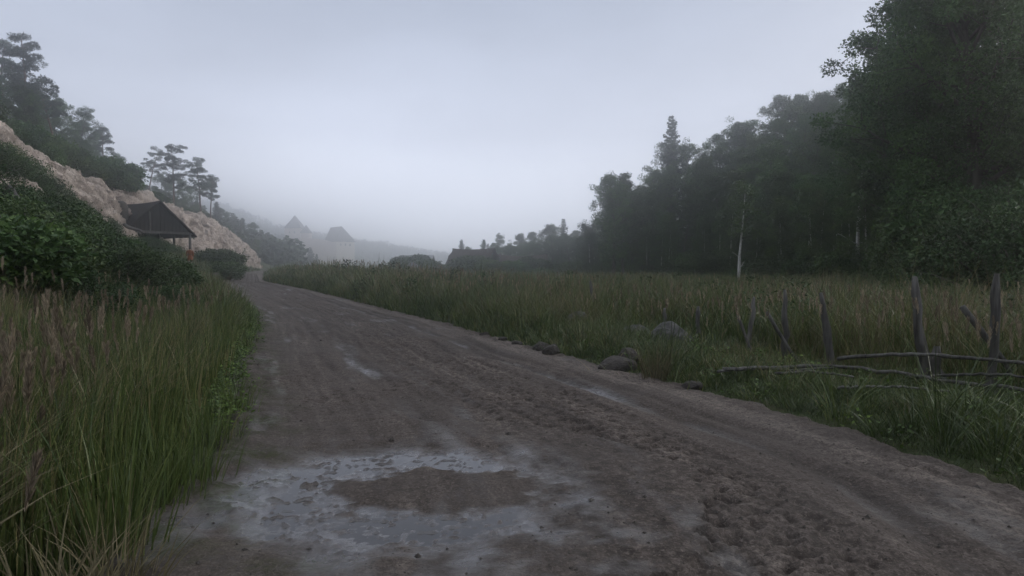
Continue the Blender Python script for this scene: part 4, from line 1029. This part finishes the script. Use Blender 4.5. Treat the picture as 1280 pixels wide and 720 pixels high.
rail([(970, 467, 8.8), (1018, 465, 8.9), (1070, 472, 8.5)], .022, 3)
rail([(1050, 486, 7.7), (1090, 484, 7.75), (1130, 484, 7.7), (1190, 490, 7.5)], .020, 4)
for px0, py0, px1, py1, Y, rad, lab in ((1203, 383, 1252, 446, 8.0, .038, 'broken stick leaning on the outer fence post, its pale end up'), (959, 390, 1000, 457, 10.7, .030, 'pale stick leaning against the fence rail between two posts'), (922, 393, 941, 440, 11.6, .028, 'thin stick leaning beside the shortest fence post')):
    a, b = ray(px0, py0, Y), ray(px1, py1, Y - .15); g = gzf(b.x, b.y)
    round_log('leaning_stick', [(a.x, a.y, a.z), (b.x, b.y, b.z), (b.x + (b.x - a.x) * .35, b.y, b.z - (a.z - b.z) * .35)], rad, lab, 'stick')
for n, (px, py, Y, rad, lp, lab) in enumerate(((873, 383, 14.0, .055, 0, 'stub post standing alone just past the biggest boulder'), (831, 385, 15.4, .050, 3, 'thin stub post standing in front of the biggest boulder'), (769, 384, 17.2, .055, 0, 'short grey post in tall grass between the boulders'), (738, 351, 18.6, .050, 7, 'tallest thin post of the broken fence in mid meadow'), (679, 374, 22, .055, 2, 'grey stub post in the grass beyond the road stones'), (625, 369, 26, .055, 0, 'farthest fence post, a small stub in the meadow grass'))):
    tag(post_mesh('fence_post', px, py, Y, rad, lp, seed=20 + n), lab, 'fence post')
# ------------------------------------------------------------------ grass and other ground cover (stuff)
def rnd(n, a, b): return rng.uniform(a, b, n)
def zone(n, y0, y1, lo, hi, pw=1.0):
    """n points, thinning with distance, between the curves lo(y) and hi(y)"""
    y = np.exp(rnd(n, math.log(y0), math.log(y1))) if pw == 1 else rnd(n, y0 ** .5, y1 ** .5) ** 2
    u = rng.random(n); x = lo(y) + (hi(y) - lo(y)) * u
    return x, y
def edge_jit(x, y): return 0.30 * fbm(x * 0.9, y * 0.9, 201, 3)
def tufts(x, y, per, spread):
    i = np.repeat(np.arange(len(x)), per)
    return x[i] + rng.normal(0, spread, len(i)), y[i] + rng.normal(0, spread, len(i)), i
def base(x, y): return np.stack([x, y, gz(x, y) - 0.03], 1)
def fan(x, y, cx, cy):   # azimuth away from the tuft's centre
    return np.arctan2(y - cy, x - cx) + rng.normal(0, .5, len(x))
def no_post(x, y): return np.ones(len(x), bool)

G = MB(); D = MB(); S = MB(); PL = MB()
# left verge, near: tall stiff tufts
x, y = zone(1050, 2.1, 16, lambda y: np.maximum(xl(y) - 6.5, -0.86 * y - 0.8), lambda y: xl(y) - 0.30, 0)
d = xl(y) - x; k = d + edge_jit(x, y) > 0.30; x, y = x[k], y[k]
patch = fbm(x * .8, y * .8, 211, 3)
cx, cy, i = tufts(x, y, 22, .065)
h0 = rnd(len(x), .62, 1.06) * (1 + .15 * patch) * np.clip((xl(y) - x) * 1.1 + .30, .45, 1)
n = len(cx); h = h0[i] * rnd(n, .55, 1.1)
tn = np.clip(.42 + .22 * patch[i] + rng.normal(0, .2, len(x))[i] + rng.normal(0, .2, n), 0, 1)
G.blades(base(cx, cy), h, rnd(n, .008, .0185), fan(cx, cy, x[i], y[i]), rnd(n, .0, .12), rnd(n, .0, .22), tn, 5)
# named near tufts at the edge of the mud
for (px, py, Y, hh) in ((246, 612, 4.95, .68), (205, 640, 4.5, .75), (150, 700, 3.8, .85), (120, 715, 3.55, .95), (265, 560, 6.1, .6), (290, 520, 7.4, .55)):
    x0 = (px - 640) / 800 * Y; n = 80
    cx, cy = x0 + rng.normal(0, .09, n), Y + rng.normal(0, .09, n)
    G.blades(base(cx, cy), hh * rnd(n, .5, 1.1), rnd(n, .008, .017), fan(cx, cy, np.full(n, x0), np.full(n, Y)), rnd(n, .02, .22), rnd(n, 0, .3), np.clip(rng.normal(.45, .15, n), 0, 1), 5)
# dry straw among them
x, y = zone(280, 2.1, 13, lambda y: np.maximum(xl(y) - 5, -0.86 * y - 0.5), lambda y: xl(y) - 0.75, 0)
k = fbm(x * .7, y * .7, 221, 2) > -.15; x, y = x[k], y[k]
cx, cy, i = tufts(x, y, 26, .10); n = len(cx)
D.blades(base(cx, cy), rnd(n, .45, 1.12), rnd(n, .006, .014), fan(cx, cy, x[i], y[i]), rnd(n, .02, .22), rnd(n, .05, .7), np.clip(rng.normal(.5, .22, n), 0, 1), 6)
for (px, Y) in ((40, 2.75), (95, 2.9), (10, 2.5), (140, 3.3)):
    x0 = (px - 640) / 800 * Y; n = 46; cx, cy = x0 + rng.normal(0, .07, n), Y + rng.normal(0, .07, n)
    D.blades(base(cx, cy), rnd(n, .45, .85), rnd(n, .010, .020), fan(cx, cy, np.full(n, x0), np.full(n, Y)), rnd(n, .02, .2), rnd(n, .05, .5), np.clip(rng.normal(.45, .15, n), 0, 1), 6)
# left verge further on, and up the bank
def grass_zone(n, y0, y1, lo, hi, hlo, hhi, dry, w0=.011, edge=.22, pw=1.0, side='r', per=13, sp=.075):
    x, y = zone(n // per, y0, y1, lo, hi, pw)
    dd = (x - xr(y)) if side == 'r' else (xl(y) - x)
    k = dd + edge_jit(x, y) > edge; x, y, dd = x[k], y[k], dd[k]
    patch = fbm(x * .25, y * .25, 231, 4) + .5 * fbm(x * 1.1, y * 1.1, 233, 2)
    rise = np.clip(dd / 1.3 + .25, .25, 1)
    cx, cy, i = tufts(x, y, per, sp * (1 + y.mean() * .02)); m = len(cx)
    lod = np.clip(cy / 7, 1, 16) ** .90
    th = np.clip(rng.normal(1, .24, len(x)), .5, 1.5)
    if side == 'r': lim_ = np.interp(y, [5, 9, 12, 15, 18, 26], [2.6, 3.2, 3.7, 4.0, 4.6, 4.8]); th = th * (1 - np.interp(y, [5, 12, 16, 24, 28], [.80, .78, .32, .12, 0]) * (1 - sst(lim_, lim_ + .7, dd)))
    tc_ = rng.normal(0, .18, len(x))
    h = rnd(m, hlo, hhi) * rise[i] * np.clip(1 + .48 * patch[i], .45, 1.5) * th[i]
    p_dry = np.clip(dry + .45 * patch[i], 0.02, .9) * rise[i] ** 2
    isd = rng.random(m) < np.clip(p_dry * (.3 + 2.2 * (rng.random(len(x)) ** 2)[i]), 0, .95)
    b = base(cx, cy); w = rnd(m, .7, 1.4) * w0 * lod; az = rnd(m, 0, 6.283); ln = rnd(m, .02, .30); bd = rnd(m, 0, .55)
    g = ~isd; lv = 4 if y1 < 20 else 3
    tn = np.clip(.36 + .40 * patch[i] + tc_[i] + rng.normal(0, .15, m), 0, 1)
    G.blades(b[g], h[g], w[g], az[g], ln[g], bd[g], tn[g], lv)
    D.blades(b[isd], h[isd] * 1.08, w[isd] * .8, az[isd], ln[isd], bd[isd] * 1.2, np.clip(rng.normal(.38, .2, isd.sum()), 0, 1), lv)
grass_zone(20000, 13, 58, lambda y: xl(y) - 4.5, lambda y: xl(y) - .1, .55, .95, .12, side='l')
grass_zone(9000, 30, 110, lambda y: xl(y) - 9, lambda y: xl(y), .5, .9, .2, side='l')
# right verge and the meadow
grass_zone(24000, 3.2, 18, lambda y: xr(y), lambda y: np.minimum(xr(y) + 2.2, .95 * y + 1.5), .32, .62, .06, .0105, .16, 0)
grass_zone(42000, 4.5, 24, lambda y: xr(y) + 1.0, lambda y: .92 * y + 1.5, .65, 1.08, .15, .0110, .3, 0)
grass_zone(66000, 16, 56, lambda y: xr(y), lambda y: np.minimum(.9 * y, xe(y)), .62, 1.02, .18, .0105)
grass_zone(46000, 45, 135, lambda y: np.maximum(xr(y), -.47 * y), lambda y: xe(y) + 1, .6, 1.0, .10, .0095)
grass_zone(7000, 4.6, 13, lambda y: xr(y) + .1, lambda y: xr(y) + 1.5, .5, .95, .12, .0105, .18, 0)
grass_zone(22000, 13, 60, lambda y: xr(y), lambda y: xr(y) + 3.5, .45, 1.0, .2, .0100)
# ragged tufts in the low strip between road and fence, and round every verge stone
x, y = zone(520, 4.2, 17, lambda y: xr(y) + .15, lambda y: xr(y) + 3.2, 0)
k = (x - xr(y)) + edge_jit(x, y) > .25; x, y = x[k], y[k]
cx, cy, i = tufts(x, y, 24, .06); n = len(cx); h0 = np.exp(rng.normal(-1.0, .38, len(x))) * (1 - .5 * sst(1.2, 2.2, x - xr(y)) * (y < 13)); t0 = rng.normal(.14, .2, len(x)); h0 = h0 * np.where((640 + 800 * x / y > 850) & (y > 7) & (y < 11), .6, 1)
G.blades(base(cx, cy), h0[i] * rnd(n, .5, 1.1), rnd(n, .006, .014), fan(cx, cy, x[i], y[i]), rnd(n, .05, .45), rnd(n, .05, .8), np.clip(t0[i] + rng.normal(0, .15, n), 0, 1), 5)
for (rx, ry_, rw) in ROCKS:
    n = int(90 * max(.5, rw)); a_ = rnd(n, 0, 6.283); q_ = rw * rnd(n, .42, .75)
    cx, cy = rx + np.cos(a_) * q_, ry_ + np.sin(a_) * q_; k = (cx > xr(cy) + .05) | (rng.random(n) < .25); cx, cy = cx[k], cy[k]; n = len(cx)
    G.blades(base(cx, cy), rnd(n, .2, .65) * min(1, .4 + rw * .6), rnd(n, .008, .016), rnd(n, 0, 6.283), rnd(n, .05, .4), rnd(n, .1, .8), np.clip(rng.normal(.5, .25, n), 0, 1), 5)
# tall sedge leaves by the fence
for (px, py, Y) in ((1215, 560, 6.6), (1240, 555, 6.3), (1275, 560, 6.0), (1190, 545, 7.2), (1265, 580, 5.7)):
    x0 = (px - 640) / 800 * Y; n = 34; cx, cy = x0 + rng.normal(0, .12, n), Y + rng.normal(0, .12, n)
    G.blades(base(cx, cy), rnd(n, .3, .62), rnd(n, .010, .018), fan(cx, cy, np.full(n, x0), np.full(n, Y)), rnd(n, .05, .3), rnd(n, .3, 1.1), np.clip(rng.normal(.5, .15, n), 0, .8), 7)

# seed plumes
def plumes(x, y, h, length, cards, w, tint):
    n = len(x); az = rnd(n, 0, 6.283); lean = rnd(n, .02, .24)
    b = base(x, y); S.blades(b, h, np.full(n, w * .28) * np.clip(y / 8, 1, 6) ** .7, az, lean, rnd(n, 0, .05), np.clip(tint - .1, 0, 1), 3, tip=.5)
    ax = np.stack([np.cos(az) * lean, np.sin(az) * lean, np.ones(n)], 1); tip = b + ax * h[:, None]; ax /= np.linalg.norm(ax, axis=1, keepdims=True)
    i = np.repeat(np.arange(n), cards); t = rng.random(len(i))
    c = tip[i] - ax[i] * (length[i] * t * .92)[:, None]
    dr = unit(rng, len(i)) * .36 + ax[i]
    L = length[i] * (.16 + .22 * np.sin(np.pi * np.clip(t, .05, .98)))
    PL.leaves(c, dr, unit(rng, len(i)), L, np.full(len(i), w) * np.clip(y[i] / 8, 1, 6) ** .75, np.clip(tint[i] + rng.normal(0, .15, len(i)), 0, 1))
x, y = zone(330, 2.6, 15, lambda y: np.maximum(xl(y) - 5.5, -.85 * y - .3), lambda y: xl(y) - .9, 0)
plumes(x, y, rnd(len(x), .85, 1.32), rnd(len(x), .13, .24), 60, .0085, np.clip(rng.normal(.45, .2, len(x)), 0, 1))
x, y = zone(60, 2.0, 4.6, lambda y: np.maximum(xl(y) - 2, -.84 * y), lambda y: xl(y) - .8, 0)
plumes(x, y, rnd(len(x), .75, 1.12), rnd(len(x), .16, .26), 90, .008, np.clip(rng.normal(.35, .15, len(x)), 0, 1))
x, y = zone(950, 9, 55, lambda y: xr(y) + .9, lambda y: np.minimum(.9 * y, xe(y)))
plumes(x, y, rnd(len(x), .85, 1.3), rnd(len(x), .12, .22), 22, .010, np.clip(rng.normal(.5, .2, len(x)), 0, 1))
x, y = zone(420, 18, 56, lambda y: xr(y) + .6, lambda y: xr(y) + 5)
plumes(x, y, rnd(len(x), .9, 1.35), rnd(len(x), .12, .24), 22, .011, np.clip(rng.normal(.5, .2, len(x)), 0, 1))
x, y = zone(130, 6.5, 12, lambda y: xr(y) + 1.6, lambda y: .85 * y, 0)
plumes(x, y, rnd(len(x), .9, 1.25), rnd(len(x), .15, .25), 40, .009, np.clip(rng.normal(.55, .2, len(x)), 0, 1))
x, y = zone(130, 14, 56, lambda y: xl(y) - 4, lambda y: xl(y) - .6)
plumes(x, y, rnd(len(x), .8, 1.1), rnd(len(x), .12, .2), 24, .011, np.clip(rng.normal(.4, .2, len(x)), 0, 1))

kind(G.obj('meadow_grass', MAT['grass']), 'stuff', 'tall green grass of the verges and the meadow')
kind(D.obj('dry_grass', MAT['straw']), 'stuff', 'dry straw-coloured grass mixed into the meadow')
kind(S.obj('grass_stems', MAT['straw']), 'stuff', 'thin stems of flowering grass')
kind(PL.obj('grass_plumes', MAT['plume']), 'stuff', 'brown seed plumes of flowering grass')

# short turf and trodden green along both road edges
T_ = MB()
for side in (-1, 1):
    x, y = zone(24000, 2.0, 22, (lambda y: xl(y) - 2.4) if side < 0 else (lambda y: xr(y) - .12), (lambda y: xl(y) + .12) if side < 0 else (lambda y: xr(y) + 1.6), 0)
    dd = (xl(y) - x) if side < 0 else (x - xr(y)); k = dd + .6 * edge_jit(x, y) + rng.normal(0, .12, len(x)) > (.02 if side < 0 else .10); x, y = x[k], y[k]; n = len(x)
    T_.blades(base(x, y) + [0, 0, .02], rnd(n, .04, .17), rnd(n, .004, .008) * np.clip(y / 7, 1, 3), rnd(n, 0, 6.283), rnd(n, .1, .7), rnd(n, 0, .8), np.clip(.22 + .25 * fbm(x, y, 241, 3) + rng.normal(0, .17, n), 0, 1), 3)
# moss-like sprigs at the wet edge in front
n = 1500; x = rng.normal(-1.35, .22, n); y = rng.normal(3.55, .10, n)
b = np.stack([x, y, np.full(n, -.03)], 1); T_.blades(b, rnd(n, .02, .05), rnd(n, .003, .006), rnd(n, 0, 6.283), rnd(n, .2, .9), rnd(n, 0, .8), np.clip(rng.normal(.4, .2, n), 0, 1), 3)
kind(T_.obj('short_turf', MAT['grass']), 'stuff', 'short turf creeping over the road edges')

# broad leafy weeds at the left road edge
W = MB(); x, y = zone(560, 6.5, 26, lambda y: xl(y) - 1.5, lambda y: xl(y) + .12, 0)
k = (xl(y) - x) + .7 * edge_jit(x, y) > -.02; x, y = x[k], y[k]
i = np.repeat(np.arange(len(x)), 34); n = len(i); hz = rnd(len(x), .10, .36)
az = rnd(n, 0, 6.283); q = rng.random(n) ** .6 * .20
c = base(x[i] + np.cos(az) * q, y[i] + np.sin(az) * q) + np.stack([0 * q, 0 * q, .04 + hz[i] * rng.random(n)], 1)
W.leaves(c, np.stack([np.cos(az), np.sin(az), rng.normal(.1, .4, n)], 1), unit(rng, n) * .7 + [0, 0, 1.0], rnd(n, .03, .065), rnd(n, .022, .042), np.clip(.36 + .25 * rng.standard_normal(len(x))[i] + rng.normal(0, .12, n), 0, 1))
x, y = zone(120, 4.2, 20, lambda y: xr(y) + .1, lambda y: xr(y) + 3.0, 0)
i = np.repeat(np.arange(len(x)), 26); n = len(i); hz = rnd(len(x), .06, .26); az = rnd(n, 0, 6.283); q = rng.random(n) ** .6 * .17
c = base(x[i] + np.cos(az) * q, y[i] + np.sin(az) * q) + np.stack([0 * q, 0 * q, .03 + hz[i] * rng.random(n)], 1)
W.leaves(c, np.stack([np.cos(az), np.sin(az), rng.normal(.1, .4, n)], 1), unit(rng, n) * .7 + [0, 0, 1.0], rnd(n, .03, .08), rnd(n, .02, .045), np.clip(.22 + .2 * rng.standard_normal(len(x))[i] + rng.normal(0, .12, n), 0, 1))
F = MB(); x, y = zone(420, 9, 70, lambda y: xr(y) + .8, lambda y: np.minimum(.88 * y, xe(y)))
k = fbm(x * .3, y * .3, 261, 3) + rng.normal(0, .25, len(x)) > .05; k &= ~((y < 22) & (x - xr(y) < 5.0)); x, y = x[k], y[k]
i = np.repeat(np.arange(len(x)), 150); n = len(i); hz = rnd(len(x), .55, 1.25); az = rnd(n, 0, 6.283); q = rng.random(n) ** .6 * rnd(len(x), .25, .6)[i]; t = rng.random(n)
c = base(x[i] + np.cos(az) * q * (1.1 - .6 * t), y[i] + np.sin(az) * q * (1.1 - .6 * t)) + np.stack([0 * q, 0 * q, .05 + hz[i] * t], 1)
F.leaves(c, np.stack([np.cos(az), np.sin(az), rng.normal(.3, .5, n)], 1), unit(rng, n) * .8 + [0, 0, .8], rnd(n, .06, .12) * np.clip(y[i] / 18, 1, 2.2), rnd(n, .025, .05) * np.clip(y[i] / 18, 1, 2.2), np.clip(.3 + .25 * rng.standard_normal(len(x))[i] + rng.normal(0, .15, n), 0, 1))
kind(F.obj('tall_weeds', MAT['leaf_bush']), 'stuff', 'dark leafy weeds standing in clumps through the meadow grass')
kind(W.obj('broadleaf_weeds', MAT['leaf_weed']), 'stuff', 'bright broad-leaved weeds spilling onto the road edge')

# undergrowth between the bushes of the bank, and under the forest edge
U = MB(); n = 60000
y = np.exp(rnd(n, math.log(9), math.log(70))); x = foot(y) + .6 - rnd(n, 0, 10.5)
k = (640 + 800 * x / y > -60); x, y = x[k], y[k]; n = len(x)
c = base(x, y); c[:, 2] += rng.random(n) * (.35 + .35 * fbm(x * .8, y * .8, 251, 3))
L = rnd(n, .07, .13) * np.clip(y / 16, 1, 3)
U.leaves(c, unit(rng, n) + [0, 0, .3], unit(rng, n) * .8 + [0, 0, .8], L, L * .6, np.clip(.42 + .3 * fbm(x * .7, y * .7, 253, 3) + rng.normal(0, .17, n), 0, 1))
n = 26000; y = rnd(n, 22, 130); x = xe(y) + rnd(n, -4.5, 9); c = base(x, y); c[:, 2] += rng.random(n) ** 1.4 * 1.1
L = rnd(n, .14, .30) * np.clip(y / 40, 1, 2)
U.leaves(c, unit(rng, n) + [0, 0, .3], unit(rng, n) * .8 + [0, 0, .8], L, L * .6, np.clip(.35 + .3 * fbm(x * .3, y * .3, 255, 3) + rng.normal(0, .17, n), 0, 1))
kind(U.obj('undergrowth', MAT['leaf_bush']), 'stuff', 'leafy undergrowth on the bank and along the forest')

# the dry tuft that stands out on the road edge
tx, ty = (820 - 640) / 800 * 9.6, 9.6; n = 170; cx, cy = tx + rng.normal(0, .10, n), ty + rng.normal(0, .08, n)
mb = MB(); zt = gzf(tx, ty)
b = np.stack([cx - tx, cy - ty, np.full(n, -.03)], 1)
mb.blades(b, rnd(n, .3, .80), rnd(n, .005, .011), fan(cx, cy, np.full(n, tx), np.full(n, ty)), rnd(n, .02, .28), rnd(n, 0, .5), np.clip(rng.normal(.35, .2, n), 0, 1), 5)
o = mb.obj('grass_tuft', MAT['straw']); o.location = (tx, ty, zt); tag(o, 'lone straw-coloured grass tuft at the edge of the road mud', 'grass tuft')

# pebbles and clods on the road
PB = MB(); n = 2600; y = np.exp(rnd(n, math.log(2.4), math.log(26))); u = rng.random(n); x = xl(y) + (xr(y) - xl(y)) * (.03 + .95 * u)
k = np.hypot((x + .8) / 1.2, (y - 4.95) / 1.15) > .95; x, y = x[k], y[k]
ico = np.array([[0, 0, 1], [.9, 0, .1], [0, .9, 0], [-.9, 0, .1], [0, -.9, -.05], [0, 0, -1]]); fc = np.array([[0, 1, 2, 2], [0, 2, 3, 3], [0, 3, 4, 4], [0, 4, 1, 1]])
tv = np.clip((x - xl(y)) / np.maximum(xr(y) - xl(y), 1), 0, 1)
sz_ = np.exp(rng.normal(-4.75, .5, len(x)))
from mathutils.bvhtree import BVHTree
rd = bpy.data.objects['dirt_road'].data
co = np.empty(len(rd.vertices) * 3, np.float32); rd.vertices.foreach_get('co', co); co = co.reshape(len(ry), len(rt), 3)
iy = np.clip(np.searchsorted(ry, y), 0, len(ry) - 1); it = np.clip(np.searchsorted(rt, tv), 0, len(rt) - 1); zz = co[iy, it, 2]
for a in range(len(x)):
    v = ico * sz_[a] * rng.uniform(.6, 1.3, (6, 3)) * [1, 1, .65] + [x[a], y[a], zz[a] + sz_[a] * .15]
    PB.add(v, fc)
kind(PB.obj('pebbles', MAT['rock_brown']), 'stuff', 'pebbles and clods scattered over the mud')
# ------------------------------------------------------------------ haze, sky, sun, camera
ZB = float(gz(GX, GY).min()) - 1.0; ZT = max(float(gz(GX, GY).max()) + 14.0, 74.0)
bm = bmesh.new(); bmesh.ops.create_cube(bm, size=1.0)
X0, X1, Y0, Y1 = gx.min() - 3, gx.max() + 3, gy.min() - 3, gy.max() + 3
for v_ in bm.verts: v_.co = Vector((X0 if v_.co.x < 0 else X1, Y0 if v_.co.y < 0 else Y1, ZT if v_.co.z > 0 else ZB))
me = bpy.data.meshes.new('haze'); bm.to_mesh(me); bm.free()
hm = NT('valley_haze'); pv = hm.n('ShaderNodeVolumePrincipled')
pv.inputs['Color'].default_value = (0.985, 0.992, 1.0, 1); pv.inputs['Density'].default_value = HAZE; pv.inputs['Anisotropy'].default_value = 0.93
pv.inputs['Density Attribute'].default_value = ''
hm.l(pv.outputs[0], hm.out.inputs['Volume']); hm.m.cycles.homogeneous_volume = True
me.materials.append(hm.m); kind(link('haze', me), 'stuff', 'pale morning mist filling the valley')

SUN_EL, SUN_AZ = 24.0, 62.0      # azimuth from north (+Y) towards east (+X)
w = bpy.data.worlds.new('World'); scene.world = w; w.use_nodes = True; nt = w.node_tree; nt.nodes.clear()
def wn(ty): return nt.nodes.new(ty)
skyn = wn('ShaderNodeTexSky'); skyn.sky_type = 'NISHITA'; skyn.sun_disc = False; skyn.sun_elevation = R(SUN_EL); skyn.sun_rotation = R(SUN_AZ); skyn.dust_density = 3.0; skyn.air_density = 1.0
tc = wn('ShaderNodeTexCoord'); sep = wn('ShaderNodeSeparateXYZ'); nt.links.new(tc.outputs['Generated'], sep.inputs[0])
rp = wn('ShaderNodeValToRGB'); e = rp.color_ramp.elements
while len(e) < len(SKY_STOPS): e.new(.5)
for el, (p, c) in zip(e, SKY_STOPS): el.position = p; el.color = (*c, 1)
nt.links.new(sep.outputs['Z'], rp.inputs[0])
mp = wn('ShaderNodeMapping'); mp.inputs['Scale'].default_value = (1, 1, 2.6); nt.links.new(tc.outputs['Generated'], mp.inputs[0])
nz_ = wn('ShaderNodeTexNoise'); nz_.inputs['Scale'].default_value = 1.9; nz_.inputs['Detail'].default_value = 5; nz_.inputs['Roughness'].default_value = .5; nt.links.new(mp.outputs[0], nz_.inputs['Vector'])
mr = wn('ShaderNodeMapRange'); mr.inputs['From Min'].default_value = .3; mr.inputs['From Max'].default_value = .7; mr.inputs['To Min'].default_value = .80; mr.inputs['To Max'].default_value = 1.16; nt.links.new(nz_.outputs[0], mr.inputs[0])
def vm(op, a, b):
    x = wn('ShaderNodeVectorMath'); x.operation = op
    for s_, i_ in ((a, 0), (b, 1)):
        if hasattr(s_, 'links'): nt.links.new(s_, x.inputs[i_])
        else: x.inputs[i_].default_value = s_
    return x.outputs[0]
cl = vm('MULTIPLY', rp.outputs[0], (1 / .1,) * 3)
sc_ = wn('ShaderNodeVectorMath'); sc_.operation = 'SCALE'; nt.links.new(cl, sc_.inputs[0]); nt.links.new(mr.outputs[0], sc_.inputs['Scale'])
mixn = wn('ShaderNodeMix'); mixn.data_type = 'RGBA'; mixn.inputs[0].default_value = 0.93      # cloud cover over the clear sky
nt.links.new(skyn.outputs[0], mixn.inputs[6]); nt.links.new(sc_.outputs[0], mixn.inputs[7])
bg = wn('ShaderNodeBackground'); bg.inputs['Strength'].default_value = 0.1; nt.links.new(mixn.outputs[2], bg.inputs[0])
wo = wn('ShaderNodeOutputWorld'); nt.links.new(bg.outputs[0], wo.inputs[0])

sl = bpy.data.lights.new('sun', 'SUN'); sl.energy = SUN_E; sl.angle = R(28); sl.color = (1.0, .95, .90)
so = link('sun', sl); d = Vector((math.sin(R(SUN_AZ)) * math.cos(R(SUN_EL)), math.cos(R(SUN_AZ)) * math.cos(R(SUN_EL)), math.sin(R(SUN_EL))))
so.rotation_euler = d.to_track_quat('Z', 'Y').to_euler(); so.location = d * 60

cam = bpy.data.cameras.new('camera'); cam.lens = 36 * FPX / 1280; cam.sensor_width = 36; cam.clip_start = .05; cam.clip_end = 6000
co_ = link('camera', cam); co_.location = (0, 0, CAM_Z); co_.rotation_euler = (R(90) - math.atan((360 - HOR) / FPX), 0, 0)
scene.camera = co_
vs = scene.view_settings; vs.view_transform = 'Standard'; vs.look = 'None'; vs.exposure = 0; vs.gamma = 1; vs.use_curve_mapping = False
scene.render.engine = 'CYCLES'; cy_ = scene.cycles
cy_.use_denoising = True; cy_.denoiser = 'OPENIMAGEDENOISE'; cy_.use_adaptive_sampling = True; cy_.adaptive_threshold = 0.015
cy_.max_bounces = 12; cy_.diffuse_bounces = 3; cy_.glossy_bounces = 2; cy_.transmission_bounces = 3; cy_.volume_bounces = 10; cy_.transparent_max_bounces = 4
cy_.sample_clamp_indirect = 3.0; cy_.caustics_reflective = False; cy_.caustics_refractive = False

cy_.denoising_prefilter = 'ACCURATE'
